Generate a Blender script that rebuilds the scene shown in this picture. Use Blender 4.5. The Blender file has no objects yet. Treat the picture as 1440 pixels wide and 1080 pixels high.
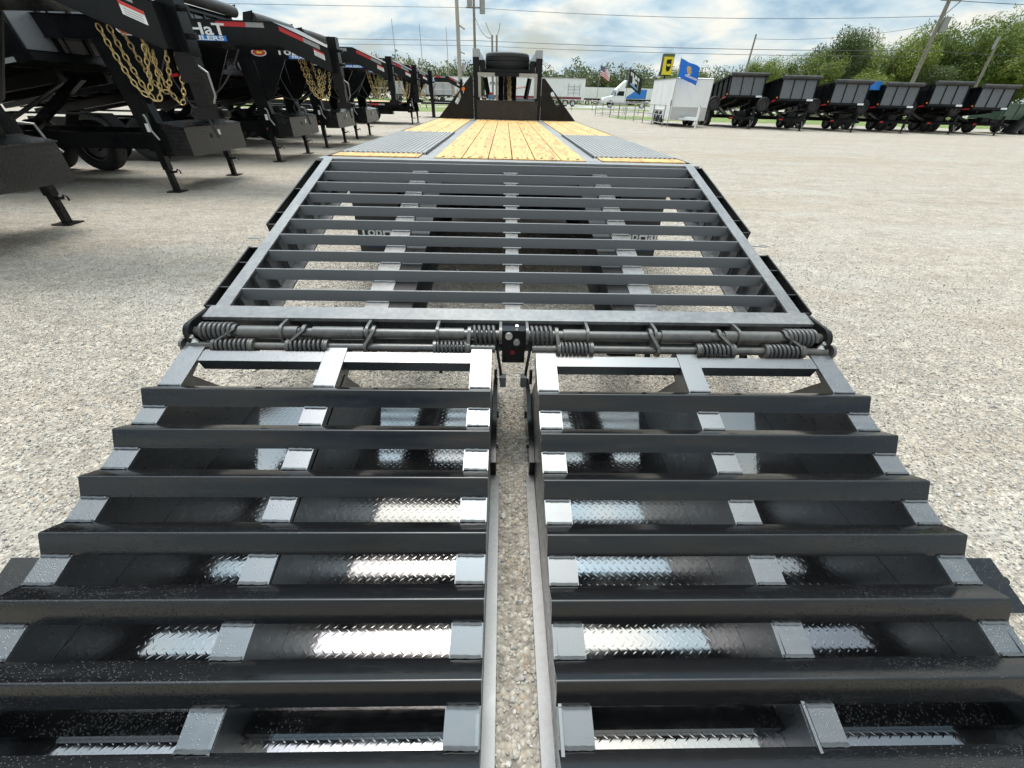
import bpy, math, random
import numpy as np
from mathutils import Vector, Matrix
random.seed(7); rng = np.random.default_rng(7)
C = bpy.context.scene.collection
SC = bpy.context.scene
R = math.radians

# ------------------------------------------------------------------ camera
cam = bpy.data.cameras.new('camera'); cam_o = bpy.data.objects.new('camera', cam); C.objects.link(cam_o)
YAW, PITCH, ROLL = .0295, -.6223, .0257
fw = Vector((math.sin(YAW) * math.cos(PITCH), math.cos(YAW) * math.cos(PITCH), math.sin(PITCH)))
rt0 = Vector((math.cos(YAW), -math.sin(YAW), 0)); up0 = rt0.cross(fw)
rt = rt0 * math.cos(ROLL) + up0 * math.sin(ROLL); up = up0 * math.cos(ROLL) - rt0 * math.sin(ROLL)
M = Matrix((rt, up, -fw)).transposed().to_4x4(); M.translation = (-.0443, 0, 1.3)
cam_o.matrix_world = M
cam.sensor_width = 36; cam.lens = 36 * 564.37 / 1440; cam.clip_start = .02; cam.clip_end = 3000
SC.camera = cam_o
# ------------------------------------------------------------------ light
SUN_EL, SUN_AZ = 70, -12          # azimuth from +Y, negative to the left
sd = Vector((math.sin(R(SUN_AZ)) * math.cos(R(SUN_EL)), math.cos(R(SUN_AZ)) * math.cos(R(SUN_EL)), math.sin(R(SUN_EL))))
sun = bpy.data.lights.new('sun', 'SUN'); sun.energy = .75; sun.angle = R(20); sun.color = (1, .95, .87)
sun_o = bpy.data.objects.new('sun', sun); C.objects.link(sun_o)
sun_o.rotation_euler = (-sd).to_track_quat('-Z', 'Y').to_euler(); sun_o.location = (0, 0, 30)
SC.view_settings.view_transform = 'Standard'; SC.view_settings.look = 'None'
SC.view_settings.gamma = 1; SC.view_settings.use_curve_mapping = False
SC.view_settings.exposure = .46
W = bpy.data.worlds.new('World'); SC.world = W; W.use_nodes = True

class NT:
    """small helper to write node trees"""
    def __init__(s, tree): s.t = tree; s.n = tree.nodes; s.l = tree.links
    def node(s, typ, **kw):
        n = s.n.new(typ)
        for k, v in kw.items(): setattr(n, k, v)
        return n
    def put(s, sock, v):
        if isinstance(v, bpy.types.NodeSocket): s.l.new(v, sock)
        elif v is not None:
            try: sock.default_value = v
            except Exception: sock.default_value = (v[0], v[1], v[2], 1) if hasattr(v, '__len__') else (v, v, v)
    def math(s, op, a, b=None, c=None, clamp=False):
        n = s.node('ShaderNodeMath', operation=op); n.use_clamp = clamp
        s.put(n.inputs[0], a)
        if b is not None: s.put(n.inputs[1], b)
        if c is not None: s.put(n.inputs[2], c)
        return n.outputs[0]
    def vmath(s, op, a, b=None):
        n = s.node('ShaderNodeVectorMath', operation=op); s.put(n.inputs[0], a)
        if b is not None: s.put(n.inputs[1], b)
        return n.outputs['Value'] if op in ('DOT_PRODUCT', 'LENGTH', 'DISTANCE') else n.outputs[0]
    def noise(s, vec, scale, detail=4, rough=.55, dist=0, out='Fac'):
        n = s.node('ShaderNodeTexNoise'); s.put(n.inputs['Vector'], vec); n.inputs['Scale'].default_value = scale
        n.inputs['Detail'].default_value = detail; n.inputs['Roughness'].default_value = rough; n.inputs['Distortion'].default_value = dist
        return n.outputs[0] if out == 'Fac' else n.outputs[1]
    def voro(s, vec, scale, feature='F1', rnd=1, out='Distance'):
        n = s.node('ShaderNodeTexVoronoi', feature=feature); s.put(n.inputs['Vector'], vec); n.inputs['Scale'].default_value = scale
        n.inputs['Randomness'].default_value = rnd
        return n.outputs[out]
    def ramp(s, fac, stops, interp='LINEAR'):
        n = s.node('ShaderNodeValToRGB'); e = n.color_ramp.elements; n.color_ramp.interpolation = interp
        while len(e) < len(stops): e.new(.5)
        for i, (p, c) in enumerate(stops):
            e[i].position = p; e[i].color = (c, c, c, 1) if not hasattr(c, '__len__') else (*c, 1)
        s.put(n.inputs[0], fac); return n.outputs[0]
    def mix(s, f, a, b, mode='MIX'):
        n = s.node('ShaderNodeMix', data_type='RGBA', blend_type=mode)
        s.put(n.inputs[0], f)
        for k, v in ((6, a), (7, b)):
            if isinstance(v, bpy.types.NodeSocket): s.l.new(v, n.inputs[k])
            else: n.inputs[k].default_value = (v[0], v[1], v[2], 1)
        return n.outputs[2]
    def mapr(s, v, a, b, c, d):
        n = s.node('ShaderNodeMapRange'); s.put(n.inputs[0], v)
        for i, x in enumerate((a, b, c, d)): n.inputs[i + 1].default_value = x
        return n.outputs[0]
    def coord(s, which='Object'): return s.node('ShaderNodeTexCoord').outputs[which]
    def pos(s): return s.node('ShaderNodeNewGeometry').outputs['Position']
    def scale(s, v, k): return s.vmath('MULTIPLY', v, k)

def build_world():
    t = NT(W.node_tree); t.n.clear()
    out = t.node('ShaderNodeOutputWorld'); bg = t.node('ShaderNodeBackground'); bg.inputs[1].default_value = .1
    sky = t.node('ShaderNodeTexSky', sky_type='NISHITA'); sky.sun_disc = False
    sky.sun_elevation = R(SUN_EL); sky.sun_rotation = R(SUN_AZ); sky.air_density = 1.2; sky.dust_density = 2.2
    d = t.coord('Generated')
    sx = t.node('ShaderNodeSeparateXYZ'); t.put(sx.inputs[0], d)
    z = t.math('MAXIMUM', sx.outputs[2], 0.0)
    k = t.math('DIVIDE', 1, t.math('ADD', z, .24))
    p = t.node('ShaderNodeCombineXYZ'); t.put(p.inputs[0], t.math('MULTIPLY', sx.outputs[0], k)); t.put(p.inputs[1], t.math('MULTIPLY', sx.outputs[1], k))
    p.inputs[2].default_value = .37
    n1 = t.noise(p.outputs[0], 1.25, 8, .55, .2)
    n2 = t.noise(t.vmath('ADD', p.outputs[0], (4.1, 9.3, 2)), 2.3, 6, .55, .3)
    n3 = t.noise(t.vmath('ADD', p.outputs[0], (1.7, 3.3, 7)), .55, 4, .5)
    cover = t.math('ADD', t.math('MULTIPLY', n1, .75), t.math('MULTIPLY', n3, .45))
    mask = t.ramp(cover, [(.47, 0), (.60, 1)], 'EASE')
    lum = t.ramp(n2, [(.37, (2.7, 4.0, 5.1)), (.48, (4.5, 5.6, 6.2)), (.61, (7.2, 7.1, 6.5))])
    # thin cloud glows round the sun
    dt = t.math('MAXIMUM', t.vmath('DOT_PRODUCT', d, tuple(sd)), 0)
    glow = t.math('ADD', t.math('MULTIPLY', t.math('POWER', dt, 6), 7.0), t.math('MULTIPLY', t.math('POWER', dt, 40), 3.0))
    skyc = t.node('ShaderNodeVectorMath', operation='SCALE'); t.put(skyc.inputs[0], sky.outputs[0]); skyc.inputs[3].default_value = .8
    c = t.mix(mask, skyc.outputs[0], lum)
    hz = t.ramp(z, [(.0, 1), (.16, 0)], 'EASE')
    c = t.mix(t.math('MULTIPLY', hz, .4), c, (5.5, 5.8, 5.5))
    gl = t.node('ShaderNodeVectorMath', operation='SCALE'); t.put(gl.inputs[0], c); t.put(gl.inputs[3], t.math('ADD', 1, glow)); c = gl.outputs[0]
    t.put(bg.inputs[0], c); t.l.new(bg.outputs[0], out.inputs[0])
build_world()

# ------------------------------------------------------------------ materials
MATS = {}
def mat(name, base=(.5, .5, .5), rough=.5, metal=0, fn=None, spec=.5, emit=None, coat=0):
    if name in MATS: return MATS[name]
    m = bpy.data.materials.new(name); m.use_nodes = True; t = NT(m.node_tree)
    b = m.node_tree.nodes['Principled BSDF']
    b.inputs['Base Color'].default_value = (*base, 1); b.inputs['Roughness'].default_value = rough; b.inputs['Metallic'].default_value = metal
    b.inputs['Specular IOR Level'].default_value = spec; b.inputs['Coat Weight'].default_value = coat
    if emit: b.inputs['Emission Color'].default_value = (*emit[0], 1); b.inputs['Emission Strength'].default_value = emit[1]
    if fn: fn(t, b)
    MATS[name] = m; return m
def bump(t, b, h, strength=.5, dist=.002):
    n = t.node('ShaderNodeBump'); n.inputs['Strength'].default_value = strength; n.inputs['Distance'].default_value = dist
    t.put(n.inputs['Height'], h); t.l.new(n.outputs[0], b.inputs['Normal']); return n
def f_paint(base, r0, r1, dust=.0, dustc=(.33, .30, .26)):
    def fn(t, b):
        p = t.pos()
        n = t.noise(p, 3.1, 6, .65); f = t.noise(p, 45, 4, .6)
        t.put(b.inputs['Roughness'], t.mapr(t.math('ADD', t.math('MULTIPLY', n, .7), t.math('MULTIPLY', f, .3)), .3, .7, r0, r1))
        c = t.mix(t.math('MULTIPLY', t.ramp(t.math('ADD', t.math('MULTIPLY', n, .6), t.math('MULTIPLY', f, .4)), [(.42, 0), (.68, 1)]), dust), base, dustc)
        t.put(b.inputs['Base Color'], c)
        bump(t, b, t.noise(p, 160, 3), .12, .0006)
    return fn
def f_wet(base, r0, r1):
    def fn(t, b):
        p = t.pos()
        sx = t.node('ShaderNodeSeparateXYZ'); t.put(sx.inputs[0], p)
        side = t.mapr(t.math('ABSOLUTE', sx.outputs[0]), .25, 1.1, 0, 1)
        big = t.noise(p, 3.5, 5, .6)
        wet = t.ramp(t.math('ADD', t.math('MULTIPLY', big, .75), t.math('MULTIPLY', side, .45)), [(.50, 0), (.76, 1)])
        v = t.node('ShaderNodeTexVoronoi'); t.put(v.inputs['Vector'], p); v.inputs['Scale'].default_value = 210
        keep = t.math('GREATER_THAN', t.node_sep(v.outputs['Color']), t.mapr(t.noise(p, 14, 3), .35, .65, .2, .95))
        drop = t.math('MULTIPLY', t.ramp(v.outputs['Distance'], [(.12, 1), (.42, 0)], 'EASE'), keep)
        drop = t.math('MULTIPLY', drop, wet)
        f = t.noise(p, 30, 4, .6); streak = t.noise(t.scale(p, (3, 60, 60)), 1, 3)
        t.put(b.inputs['Roughness'], t.mapr(t.math('ADD', t.math('MULTIPLY', f, .5), t.math('MULTIPLY', streak, .5)), .35, .65, r0, r1))
        c = t.mix(t.ramp(t.noise(t.scale(p, (2, 14, 14)), 3, 6, .75), [(.56, 0), (.8, .35)]), base, (.06, .056, .05))
        t.put(b.inputs['Base Color'], c)
        b1 = t.node('ShaderNodeBump'); b1.inputs['Strength'].default_value = .08; b1.inputs['Distance'].default_value = .001; t.put(b1.inputs['Height'], t.noise(p, 220, 2))
        b2 = t.node('ShaderNodeBump'); b2.inputs['Strength'].default_value = .6; b2.inputs['Distance'].default_value = .0012; t.put(b2.inputs['Height'], drop)
        t.l.new(b1.outputs[0], b2.inputs['Normal']); t.l.new(b2.outputs[0], b.inputs['Normal'])
    return fn
def node_sep(s, col):
    n = s.node('ShaderNodeSeparateColor'); s.put(n.inputs[0], col); return n.outputs[0]
NT.node_sep = node_sep
def diamond_h(t, p, pitch, ax=(0, 1)):
    sx = t.node('ShaderNodeSeparateXYZ'); t.put(sx.inputs[0], p)
    x = t.math('DIVIDE', sx.outputs[ax[0]], pitch); y = t.math('DIVIDE', sx.outputs[ax[1]], pitch)
    def cell(o, sw):
        u = t.math('SUBTRACT', t.math('FRACT', t.math('ADD', x, o)), .5); v = t.math('SUBTRACT', t.math('FRACT', t.math('ADD', y, o)), .5)
        a = t.math('MULTIPLY', t.math('ADD', u, v), .707); b = t.math('MULTIPLY', t.math('SUBTRACT', u, v), .707)
        if sw: a, b = b, a
        return t.math('ADD', t.math('POWER', t.math('DIVIDE', a, .37), 2), t.math('POWER', t.math('DIVIDE', b, .12), 2))
    m = t.math('MINIMUM', cell(100.0, False), cell(100.5, True))
    return t.math('SUBTRACT', 1, t.math('MINIMUM', m, 1))
def f_tread(base, r0, r1, pitch=.036, ax=(0, 1), strength=.5, ior=1.5):
    def fn(t, b):
        b.inputs['IOR'].default_value = ior
        p = t.pos(); h = diamond_h(t, p, pitch, ax)
        n = t.noise(p, 7, 5, .6)
        t.put(b.inputs['Roughness'], t.mapr(n, .35, .7, r0, r1))
        t.put(b.inputs['Base Color'], t.mix(t.ramp(n, [(.5, 0), (.8, .35)]), base, (.06, .055, .05)))
        bump(t, b, t.math('ADD', h, t.math('MULTIPLY', t.noise(p, 60, 2), .05)), strength, .0025)
    return fn
def f_wood(t, b):
    p = t.pos(); oi = t.node('ShaderNodeObjectInfo').outputs['Random']
    off = t.node('ShaderNodeCombineXYZ'); t.put(off.inputs[0], t.math('MULTIPLY', oi, 13.7)); t.put(off.inputs[1], t.math('MULTIPLY', oi, 71.3))
    q = t.vmath('ADD', p, off.outputs[0])
    w = t.noise(t.scale(q, (9, .75, 9)), 1, 3, .5, 1.2)
    rings = t.math('ABSOLUTE', t.math('SUBTRACT', t.math('FRACT', t.math('MULTIPLY', w, 7)), .5))
    fine = t.noise(t.scale(q, (120, 3, 120)), 1, 4, .6)
    c = t.mix(t.ramp(rings, [(.08, 1), (.30, 0)]), (.57, .34, .095), (.31, .14, .035))
    c = t.mix(t.math('MULTIPLY', fine, .35), c, (.66, .43, .155))
    c = t.mix(t.math('MULTIPLY', oi, .4), c, (.54, .32, .11))
    k = t.voro(t.scale(q, (4.2, 1.1, 1)), 1, 'F1')
    c = t.mix(t.ramp(k, [(.025, 1), (.055, 0)]), c, (.16, .075, .03))
    st = t.ramp(t.noise(t.scale(q, (6, .5, 1)), 1, 5, .6), [(.63, 0), (.72, .55)])
    c = t.mix(st, c, (.42, .19, .06))
    t.put(b.inputs['Base Color'], c)
    bump(t, b, t.math('ADD', t.math('MULTIPLY', fine, .5), rings), .25, .002)
def f_gravel(t, b):
    p = t.pos()
    v1 = t.node('ShaderNodeTexVoronoi'); t.put(v1.inputs['Vector'], t.vmath('ADD', p, t.scale(t.noise(p, 40, 2, out='Color'), (.012, .012, .012)))); v1.inputs['Scale'].default_value = 78
    v2 = t.node('ShaderNodeTexVoronoi'); t.put(v2.inputs['Vector'], p); v2.inputs['Scale'].default_value = 26
    r1 = t.node_sep(v1.outputs['Color']); r2 = t.node_sep(v2.outputs['Color'])
    stone = t.ramp(r1, [(0, (.29, .275, .25)), (.3, (.37, .355, .33)), (.62, (.45, .435, .405)), (.85, (.55, .535, .50)), (1, (.36, .30, .235))])
    big = t.math('MULTIPLY', t.math('GREATER_THAN', r2, .80), t.ramp(v2.outputs['Distance'], [(.30, 1), (.38, 0)]))
    stone = t.mix(t.math('MULTIPLY', big, .75), stone, (.52, .495, .45))
    edge = t.ramp(v1.outputs['Distance'], [(.40, 0), (.68, 1)])
    dirt = t.mix(t.math('MULTIPLY', edge, .5), stone, (.25, .23, .20))
    # worn lanes, sandy patches and damp blue-grey fines
    sx = t.node('ShaderNodeSeparateXYZ'); t.put(sx.inputs[0], p)
    rp_ = t.math('ADD', sx.outputs[1], t.math('MULTIPLY', t.noise(t.scale(p, (.12, .12, 1)), 1, 3), 9)); lane = t.noise(t.scale(p, (.05, 1.1, 1)), 1, 5, .6)
    dirt = t.mix(t.ramp(lane, [(.51, 0), (.62, .38)]), dirt, (.33, .295, .25)); a = t.noise(t.scale(p, (.11, .42, 1)), 1, 6, .6); bb = t.noise(t.scale(p, (.5, .9, 1)), 1, 7, .65); cc = t.noise(t.scale(p, (.09, .7, 1)), 1, 8, .7)
    sp = t.math('ADD', t.math('ADD', t.math('MULTIPLY', t.noise(p, 34, 3, .7), .32), t.math('MULTIPLY', t.noise(t.scale(p, (.7, 1, 1)), 12, 4, .8), .43)), t.math('MULTIPLY', t.noise(t.scale(p, (.55, 1, 1)), 3.3, 7, .85), .40))
    spk = t.ramp(sp, [(.42, .55), (.575, 1.0), (.72, 1.38)])
    dirt = t.mix(1, dirt, spk, 'MULTIPLY')
    dirt = t.mix(1, dirt, (1.0, .955, .89), 'MULTIPLY')
    c = t.mix(t.ramp(a, [(.5, 0), (.66, .6)]), dirt, (.34, .28, .21))
    dirt_ = None; c = t.mix(t.ramp(bb, [(.52, 0), (.66, .42)]), c, (.44, .43, .405))
    c = t.mix(t.ramp(cc, [(.56, 0), (.68, .42)]), c, (.27, .235, .19))
    c = t.mix(1, c, (.86, .838, .82), 'MULTIPLY')
    t.put(b.inputs['Base Color'], c)
    b.inputs['Roughness'].default_value = .9; b.inputs['Specular IOR Level'].default_value = .2
    h = t.math('ADD', t.math('SUBTRACT', 1, v1.outputs['Distance']), t.math('MULTIPLY', big, .8))
    bump(t, b, t.math('ADD', h, t.math('MULTIPLY', t.noise(p, 8, 5), .9)), .75, .010)
def f_pebble(t, b):
    r = t.node('ShaderNodeObjectInfo').outputs['Random']
    c = t.ramp(r, [(0, (.25, .235, .215)), (.25, (.35, .33, .305)), (.6, (.43, .41, .38)), (.88, (.57, .55, .51)), (1, (.37, .30, .235))])
    c = t.mix(t.math('MULTIPLY', t.noise(t.coord('Generated'), 4, 4), .4), c, (.28, .25, .21))
    t.put(b.inputs['Base Color'], c); b.inputs['Roughness'].default_value = .85
def f_grass(t, b):
    p = t.pos(); n = t.noise(p, 1.3, 6, .65); f = t.noise(p, 30, 4, .7)
    c = t.ramp(t.math('ADD', t.math('MULTIPLY', n, .6), t.math('MULTIPLY', f, .4)), [(.33, (.06, .11, .02)), (.5, (.13, .19, .04)), (.62, (.27, .25, .10)), (.75, (.32, .27, .17))])
    t.put(b.inputs['Base Color'], c); b.inputs['Roughness'].default_value = .95
    bump(t, b, f, .9, .05)
def f_leaf(c0, c1, c2):
    def fn(t, b):
        g = t.node('ShaderNodeNewGeometry'); rnd = g.outputs['Random Per Island']; oi = t.node('ShaderNodeObjectInfo').outputs['Random']
        n = t.noise(g.outputs['Position'], .45, 3)
        c = t.ramp(t.math('ADD', t.math('MULTIPLY', rnd, .55), t.math('MULTIPLY', n, .45)), [(.2, c0), (.5, c1), (.8, c2)])
        c = t.mix(t.math('MULTIPLY', oi, .35), c, c2)
        t.put(b.inputs['Base Color'], c); b.inputs['Roughness'].default_value = .6
        b.inputs['Transmission Weight'].default_value = 0; b.inputs['Subsurface Weight'].default_value = 0
        tr = t.node('ShaderNodeBsdfTranslucent'); t.put(tr.inputs[0], c); mx = t.node('ShaderNodeMixShader'); mx.inputs[0].default_value = .35
        o = [x for x in t.n if x.type == 'OUTPUT_MATERIAL'][0]
        t.l.new(b.outputs[0], mx.inputs[1]); t.l.new(tr.outputs[0], mx.inputs[2]); t.l.new(mx.outputs[0], o.inputs[0])
    return fn
def f_bark(t, b):
    p = t.pos(); n = t.noise(t.scale(p, (30, 30, 3)), 1, 5)
    t.put(b.inputs['Base Color'], t.ramp(n, [(.3, (.12, .10, .08)), (.7, (.34, .31, .27))])); b.inputs['Roughness'].default_value = .9
def f_white(t, b):
    p = t.pos(); n = t.noise(t.scale(p, (1, 1, .35)), 3, 6, .65)
    t.put(b.inputs['Base Color'], t.ramp(n, [(.45, (.80, .80, .79)), (.85, (.66, .65, .62))]))
def f_brass(t, b):
    n = t.noise(t.pos(), 60, 4); t.put(b.inputs['Base Color'], t.ramp(n, [(.3, (.52, .36, .13)), (.7, (.72, .58, .30))]))

black = mat('black_paint', spec=.22, fn=f_paint((.006, .0065, .0075), .10, .26, .02))
black_flat = mat('black_worn_paint', spec=.2, fn=f_paint((.009, .009, .009), .22, .40, .03))
slatm = mat('dusty_black_paint', spec=.7, fn=f_paint((.092, .094, .100), .34, .50, .25, (.15, .145, .14)))
railm = mat('rail_paint', spec=.9, fn=f_paint((.075, .075, .076), .25, .45, .45, (.34, .33, .31)))
wet = mat('wet_black_paint', spec=.55, fn=f_wet((.005, .005, .0055), .07, .22))
wetrail = mat('wet_rail_paint', spec=1.0, fn=f_wet((.034, .037, .040), .24, .40))
wetrail.node_tree.nodes['Principled BSDF'].inputs['IOR'].default_value = 1.8
tread = mat('tread_plate_paint', spec=.8, fn=f_tread((.008, .008, .009), .05, .14, .027, (0, 1), .055, 1.95))
tread_box = mat('tread_box_paint', fn=f_tread((.011, .011, .012), .16, .30, .05, (1, 2), 1.0))
tread_boxf = mat('tread_front_paint', fn=f_tread((.012, .012, .012), .18, .32, .055, (0, 2), 1.0))
tubem = mat('hinge_paint', spec=.8, fn=f_paint((.045, .044, .041), .22, .40, .35, (.24, .21, .17)))
fenderm = mat('grey_fender_paint', spec=.35, fn=f_paint((.23, .226, .22), .35, .55, .5, (.34, .34, .33)))
stripm = mat('grey_steel_strip', fn=f_paint((.20, .20, .20), .3, .5, .5, (.34, .32, .29)))
wood = mat('pine_plank', rough=.55, fn=f_wood)
gravelm = mat('gravel_ground', fn=f_gravel)
pebblem = mat('limestone_pebble', fn=f_pebble)
grassm = mat('mown_grass', fn=f_grass)
roadm = mat('road_concrete', fn=f_paint((.36, .35, .33), .8, .95, .5, (.28, .26, .23)))
rubber = mat('tyre_rubber', (.018, .018, .018), .75)
rim_white = mat('white_rim', (.72, .72, .70), .4); rim_black = mat('black_rim', (.02, .02, .02), .35)
white = mat('white_panel', rough=.35, fn=f_white); whitep = mat('white_print', (.82, .82, .82), .5)
silver = mat('aluminium', fn=f_paint((.50, .50, .50), .25, .5, .3), metal=.9); galv = mat('galvanised_pipe', fn=f_paint((.33, .33, .32), .45, .65, .3), metal=.5)
red = mat('red_reflector', (.55, .025, .03), .35); refl_white = mat('white_reflector', (.33, .335, .34), .35); orange = mat('amber_lens', (.75, .17, .02), .25)
redlens = mat('red_lens', (.18, .006, .008), .2); redprint = mat('red_print', (.62, .05, .03), .5); yellow = mat('yellow_print', (.80, .62, .03), .45)
blue = mat('blue_print', (.03, .20, .62), .5); bluef = mat('blue_cloth', (.015, .16, .62), .8); navy = mat('navy_cloth', (.03, .05, .18), .8)
redf = mat('red_cloth', (.52, .04, .07), .8); whitef = mat('white_cloth', (.75, .74, .74), .8); blackf = mat('black_cloth', (.02, .022, .025), .8); goldp = mat('gold_print', (.55, .38, .16), .7)
brass = mat('brass_chain', metal=.75, rough=.32, fn=f_brass); cable = mat('cable_rubber', (.03, .03, .032), .45); zinc = mat('zinc_bolt', (.66, .65, .62), .3, .8)
greyp = mat('grey_body_paint', fn=f_paint((.12, .125, .135), .22, .36, .25, (.16, .16, .16))); tarp = mat('black_tarp', fn=f_paint((.022, .022, .023), .5, .7, .2))
glass = mat('dark_glass', (.015, .02, .025), .05); greenp = mat('dark_green_paint', fn=f_paint((.05, .10, .065), .25, .4, .2)); maroon = mat('maroon_stripe', (.22, .03, .05), .4)
bark = mat('bark', fn=f_bark); polewood = mat('grey_pole_wood', fn=f_bark)
leaf = mat('leaf_mid', fn=f_leaf((.055, .092, .016), (.115, .17, .028), (.20, .24, .042)))
leaf_y = mat('leaf_light', fn=f_leaf((.085, .13, .02), (.16, .21, .032), (.25, .28, .05)))
leaf_d = mat('leaf_dark', fn=f_leaf((.032, .058, .016), (.062, .098, .026), (.11, .145, .038)))

# ------------------------------------------------------------------ mesh helpers
class MB:
    def __init__(s): s.v = []; s.f = []
    def add(s, vs, fs):
        o = len(s.v); s.v += [tuple(v) for v in vs]; s.f += [tuple(i + o for i in f) for f in fs]; return s
    def box(s, lo, hi):
        (a, b, c), (d, e, f) = lo, hi
        return s.add([(a, b, c), (d, b, c), (d, e, c), (a, e, c), (a, b, f), (d, b, f), (d, e, f), (a, e, f)],
                     [(0, 3, 2, 1), (4, 5, 6, 7), (0, 1, 5, 4), (1, 2, 6, 5), (2, 3, 7, 6), (3, 0, 4, 7)])
    def beam(s, p, q, w, h, upv=(0, 0, 1)):
        p, q = Vector(p), Vector(q); d = (q - p).normalized(); u = Vector(upv); sd_ = d.cross(u)
        if sd_.length < 1e-4: sd_ = d.cross(Vector((0, 1, 0)))
        sd_.normalize(); u = sd_.cross(d); a, b = sd_ * w / 2, u * h / 2
        vs = [p - a - b, p + a - b, p + a + b, p - a + b, q - a - b, q + a - b, q + a + b, q - a + b]
        return s.add(vs, [(0, 1, 2, 3), (4, 7, 6, 5), (0, 4, 5, 1), (1, 5, 6, 2), (2, 6, 7, 3), (3, 7, 4, 0)])
    def prism(s, poly, axis, lo, hi, shift=(0, 0)):
        """poly in the two axes other than axis (cyclic order x->yz, y->zx, z->xy); extruded lo..hi"""
        n = len(poly); vs = []
        for k, t in enumerate((lo, hi)):
            for a, b in poly:
                vs.append({0: (t, a, b), 1: (b, t, a), 2: (a, b, t)}[axis])
        ar = sum(poly[i][0] * poly[(i + 1) % n][1] - poly[(i + 1) % n][0] * poly[i][1] for i in range(n))
        f1, f2 = tuple(range(n))[::-1], tuple(range(n, 2 * n)); sides = [(i, (i + 1) % n, n + (i + 1) % n, n + i) for i in range(n)]
        fs = [f1, f2] + sides
        if ar < 0: fs = [f[::-1] for f in fs]
        return s.add(vs, fs)
    def tube(s, pts, r, n=8, caps=True, closed=False):
        pts = [Vector(p) for p in pts]; m = len(pts); rs = r if hasattr(r, '__len__') else [r] * m
        t0 = (pts[1] - pts[0]).normalized(); ref = Vector((0, 0, 1)) if abs(t0.z) < .9 else Vector((1, 0, 0))
        nrm = (ref - t0 * ref.dot(t0)).normalized(); vs = []
        for i, p in enumerate(pts):
            if closed: t = (pts[(i + 1) % m] - pts[i - 1]).normalized()
            else: t = (pts[min(i + 1, m - 1)] - pts[max(i - 1, 0)]).normalized()
            nrm = (nrm - t * nrm.dot(t)).normalized(); b = t.cross(nrm)
            for k in range(n):
                a = 2 * math.pi * k / n; vs.append(p + (nrm * math.cos(a) + b * math.sin(a)) * rs[i])
        fs = []
        for i in range(m if closed else m - 1):
            j = (i + 1) % m
            for k in range(n): fs.append((i * n + k, i * n + (k + 1) % n, j * n + (k + 1) % n, j * n + k))
        if caps and not closed: fs += [tuple(range(n))[::-1], tuple(range((m - 1) * n, m * n))]
        return s.add(vs, fs)
    def cyl(s, p, q, r, n=16): return s.tube([p, q], r, n)
    def lathe(s, prof, c, axis=0, n=24):
        """prof: list of (along, radius) closed profile around axis through c"""
        vs = []; m = len(prof)
        for k in range(n):
            a = 2 * math.pi * k / n; ca, sa = math.cos(a), math.sin(a)
            for h, r in prof:
                d = {0: (h, r * ca, r * sa), 1: (r * ca, h, r * sa), 2: (r * ca, r * sa, h)}[axis]
                vs.append((c[0] + d[0], c[1] + d[1], c[2] + d[2]))
        fs = [(k * m + i, k * m + (i + 1) % m, ((k + 1) % n) * m + (i + 1) % m, ((k + 1) % n) * m + i) for k in range(n) for i in range(m)]
        if axis == 1: fs = [f[::-1] for f in fs]
        return s.add(vs, fs)
    def hull2(s, c1, r1, c2, r2, x1, x2, th, n=8):
        """link plate: outline of two circles in the yz plane, sheared from x1 (at c1) to x2 (at c2)"""
        c1, c2 = Vector(c1), Vector(c2); d = c2 - c1; a0 = math.atan2(d.y, d.x); out = []
        for i in range(n + 1):
            a = a0 + math.pi / 2 + math.pi * i / n; out.append((c1.x + r1 * math.cos(a), c1.y + r1 * math.sin(a), x1))
        for i in range(n + 1):
            a = a0 - math.pi / 2 + math.pi * i / n; out.append((c2.x + r2 * math.cos(a), c2.y + r2 * math.sin(a), x2))
        m = len(out); vs = [(x - th / 2, y, z) for y, z, x in out] + [(x + th / 2, y, z) for y, z, x in out]
        return s.add(vs, [tuple(range(m))[::-1], tuple(range(m, 2 * m))] + [(i, (i + 1) % m, m + (i + 1) % m, m + i) for i in range(m)])
    def merge(s, o): return s.add(o.v, o.f)
    def xform(s, Mx): s.v = [tuple(Mx @ Vector(v)) for v in s.v]; return s
WL = {}
def wl(o): return WL.get(o.name, Vector((0, 0, 0))) if o else Vector((0, 0, 0))
def link(name, me, m, parent=None, smooth=None):
    o = bpy.data.objects.new(name, me); C.objects.link(o)
    if m: me.materials.append(m)
    if parent: o.parent = parent
    WL[o.name] = wl(parent)
    return o
def part(name, mb, m, parent=None, smooth=30, label=None, kind=None, at=None):
    """mb in world (or template) space; the object's origin is its parent's, or `at`"""
    off = wl(parent) + (Vector(at) if at else Vector((0, 0, 0)))
    me = bpy.data.meshes.new(name); me.from_pydata([(v[0] - off.x, v[1] - off.y, v[2] - off.z) for v in mb.v], [], mb.f)
    if smooth:
        me.polygons.foreach_set('use_smooth', [True] * len(me.polygons)); me.set_sharp_from_angle(angle=R(smooth))
    me.update(); o = link(name, me, m, parent)
    if at: o.location = at; WL[o.name] = off
    if label: o['label'] = label
    if kind: o['kind'] = kind
    return o
def thing(name, label, cat, loc=(0, 0, 0), group=None, rz=0):
    o = bpy.data.objects.new(name, None); C.objects.link(o); o.location = loc; o.rotation_euler.z = rz; o.empty_display_size = .2
    o['label'] = label; o['category'] = cat
    if group: o['group'] = group
    WL[o.name] = Vector(loc); return o
def tag(o, label, cat, group=None):
    o['label'] = label; o['category'] = cat
    if group: o['group'] = group
    return o
def struct(name, mb, m, **k): o = part(name, mb, m, None, **k); o['kind'] = 'structure'; return o
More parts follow.
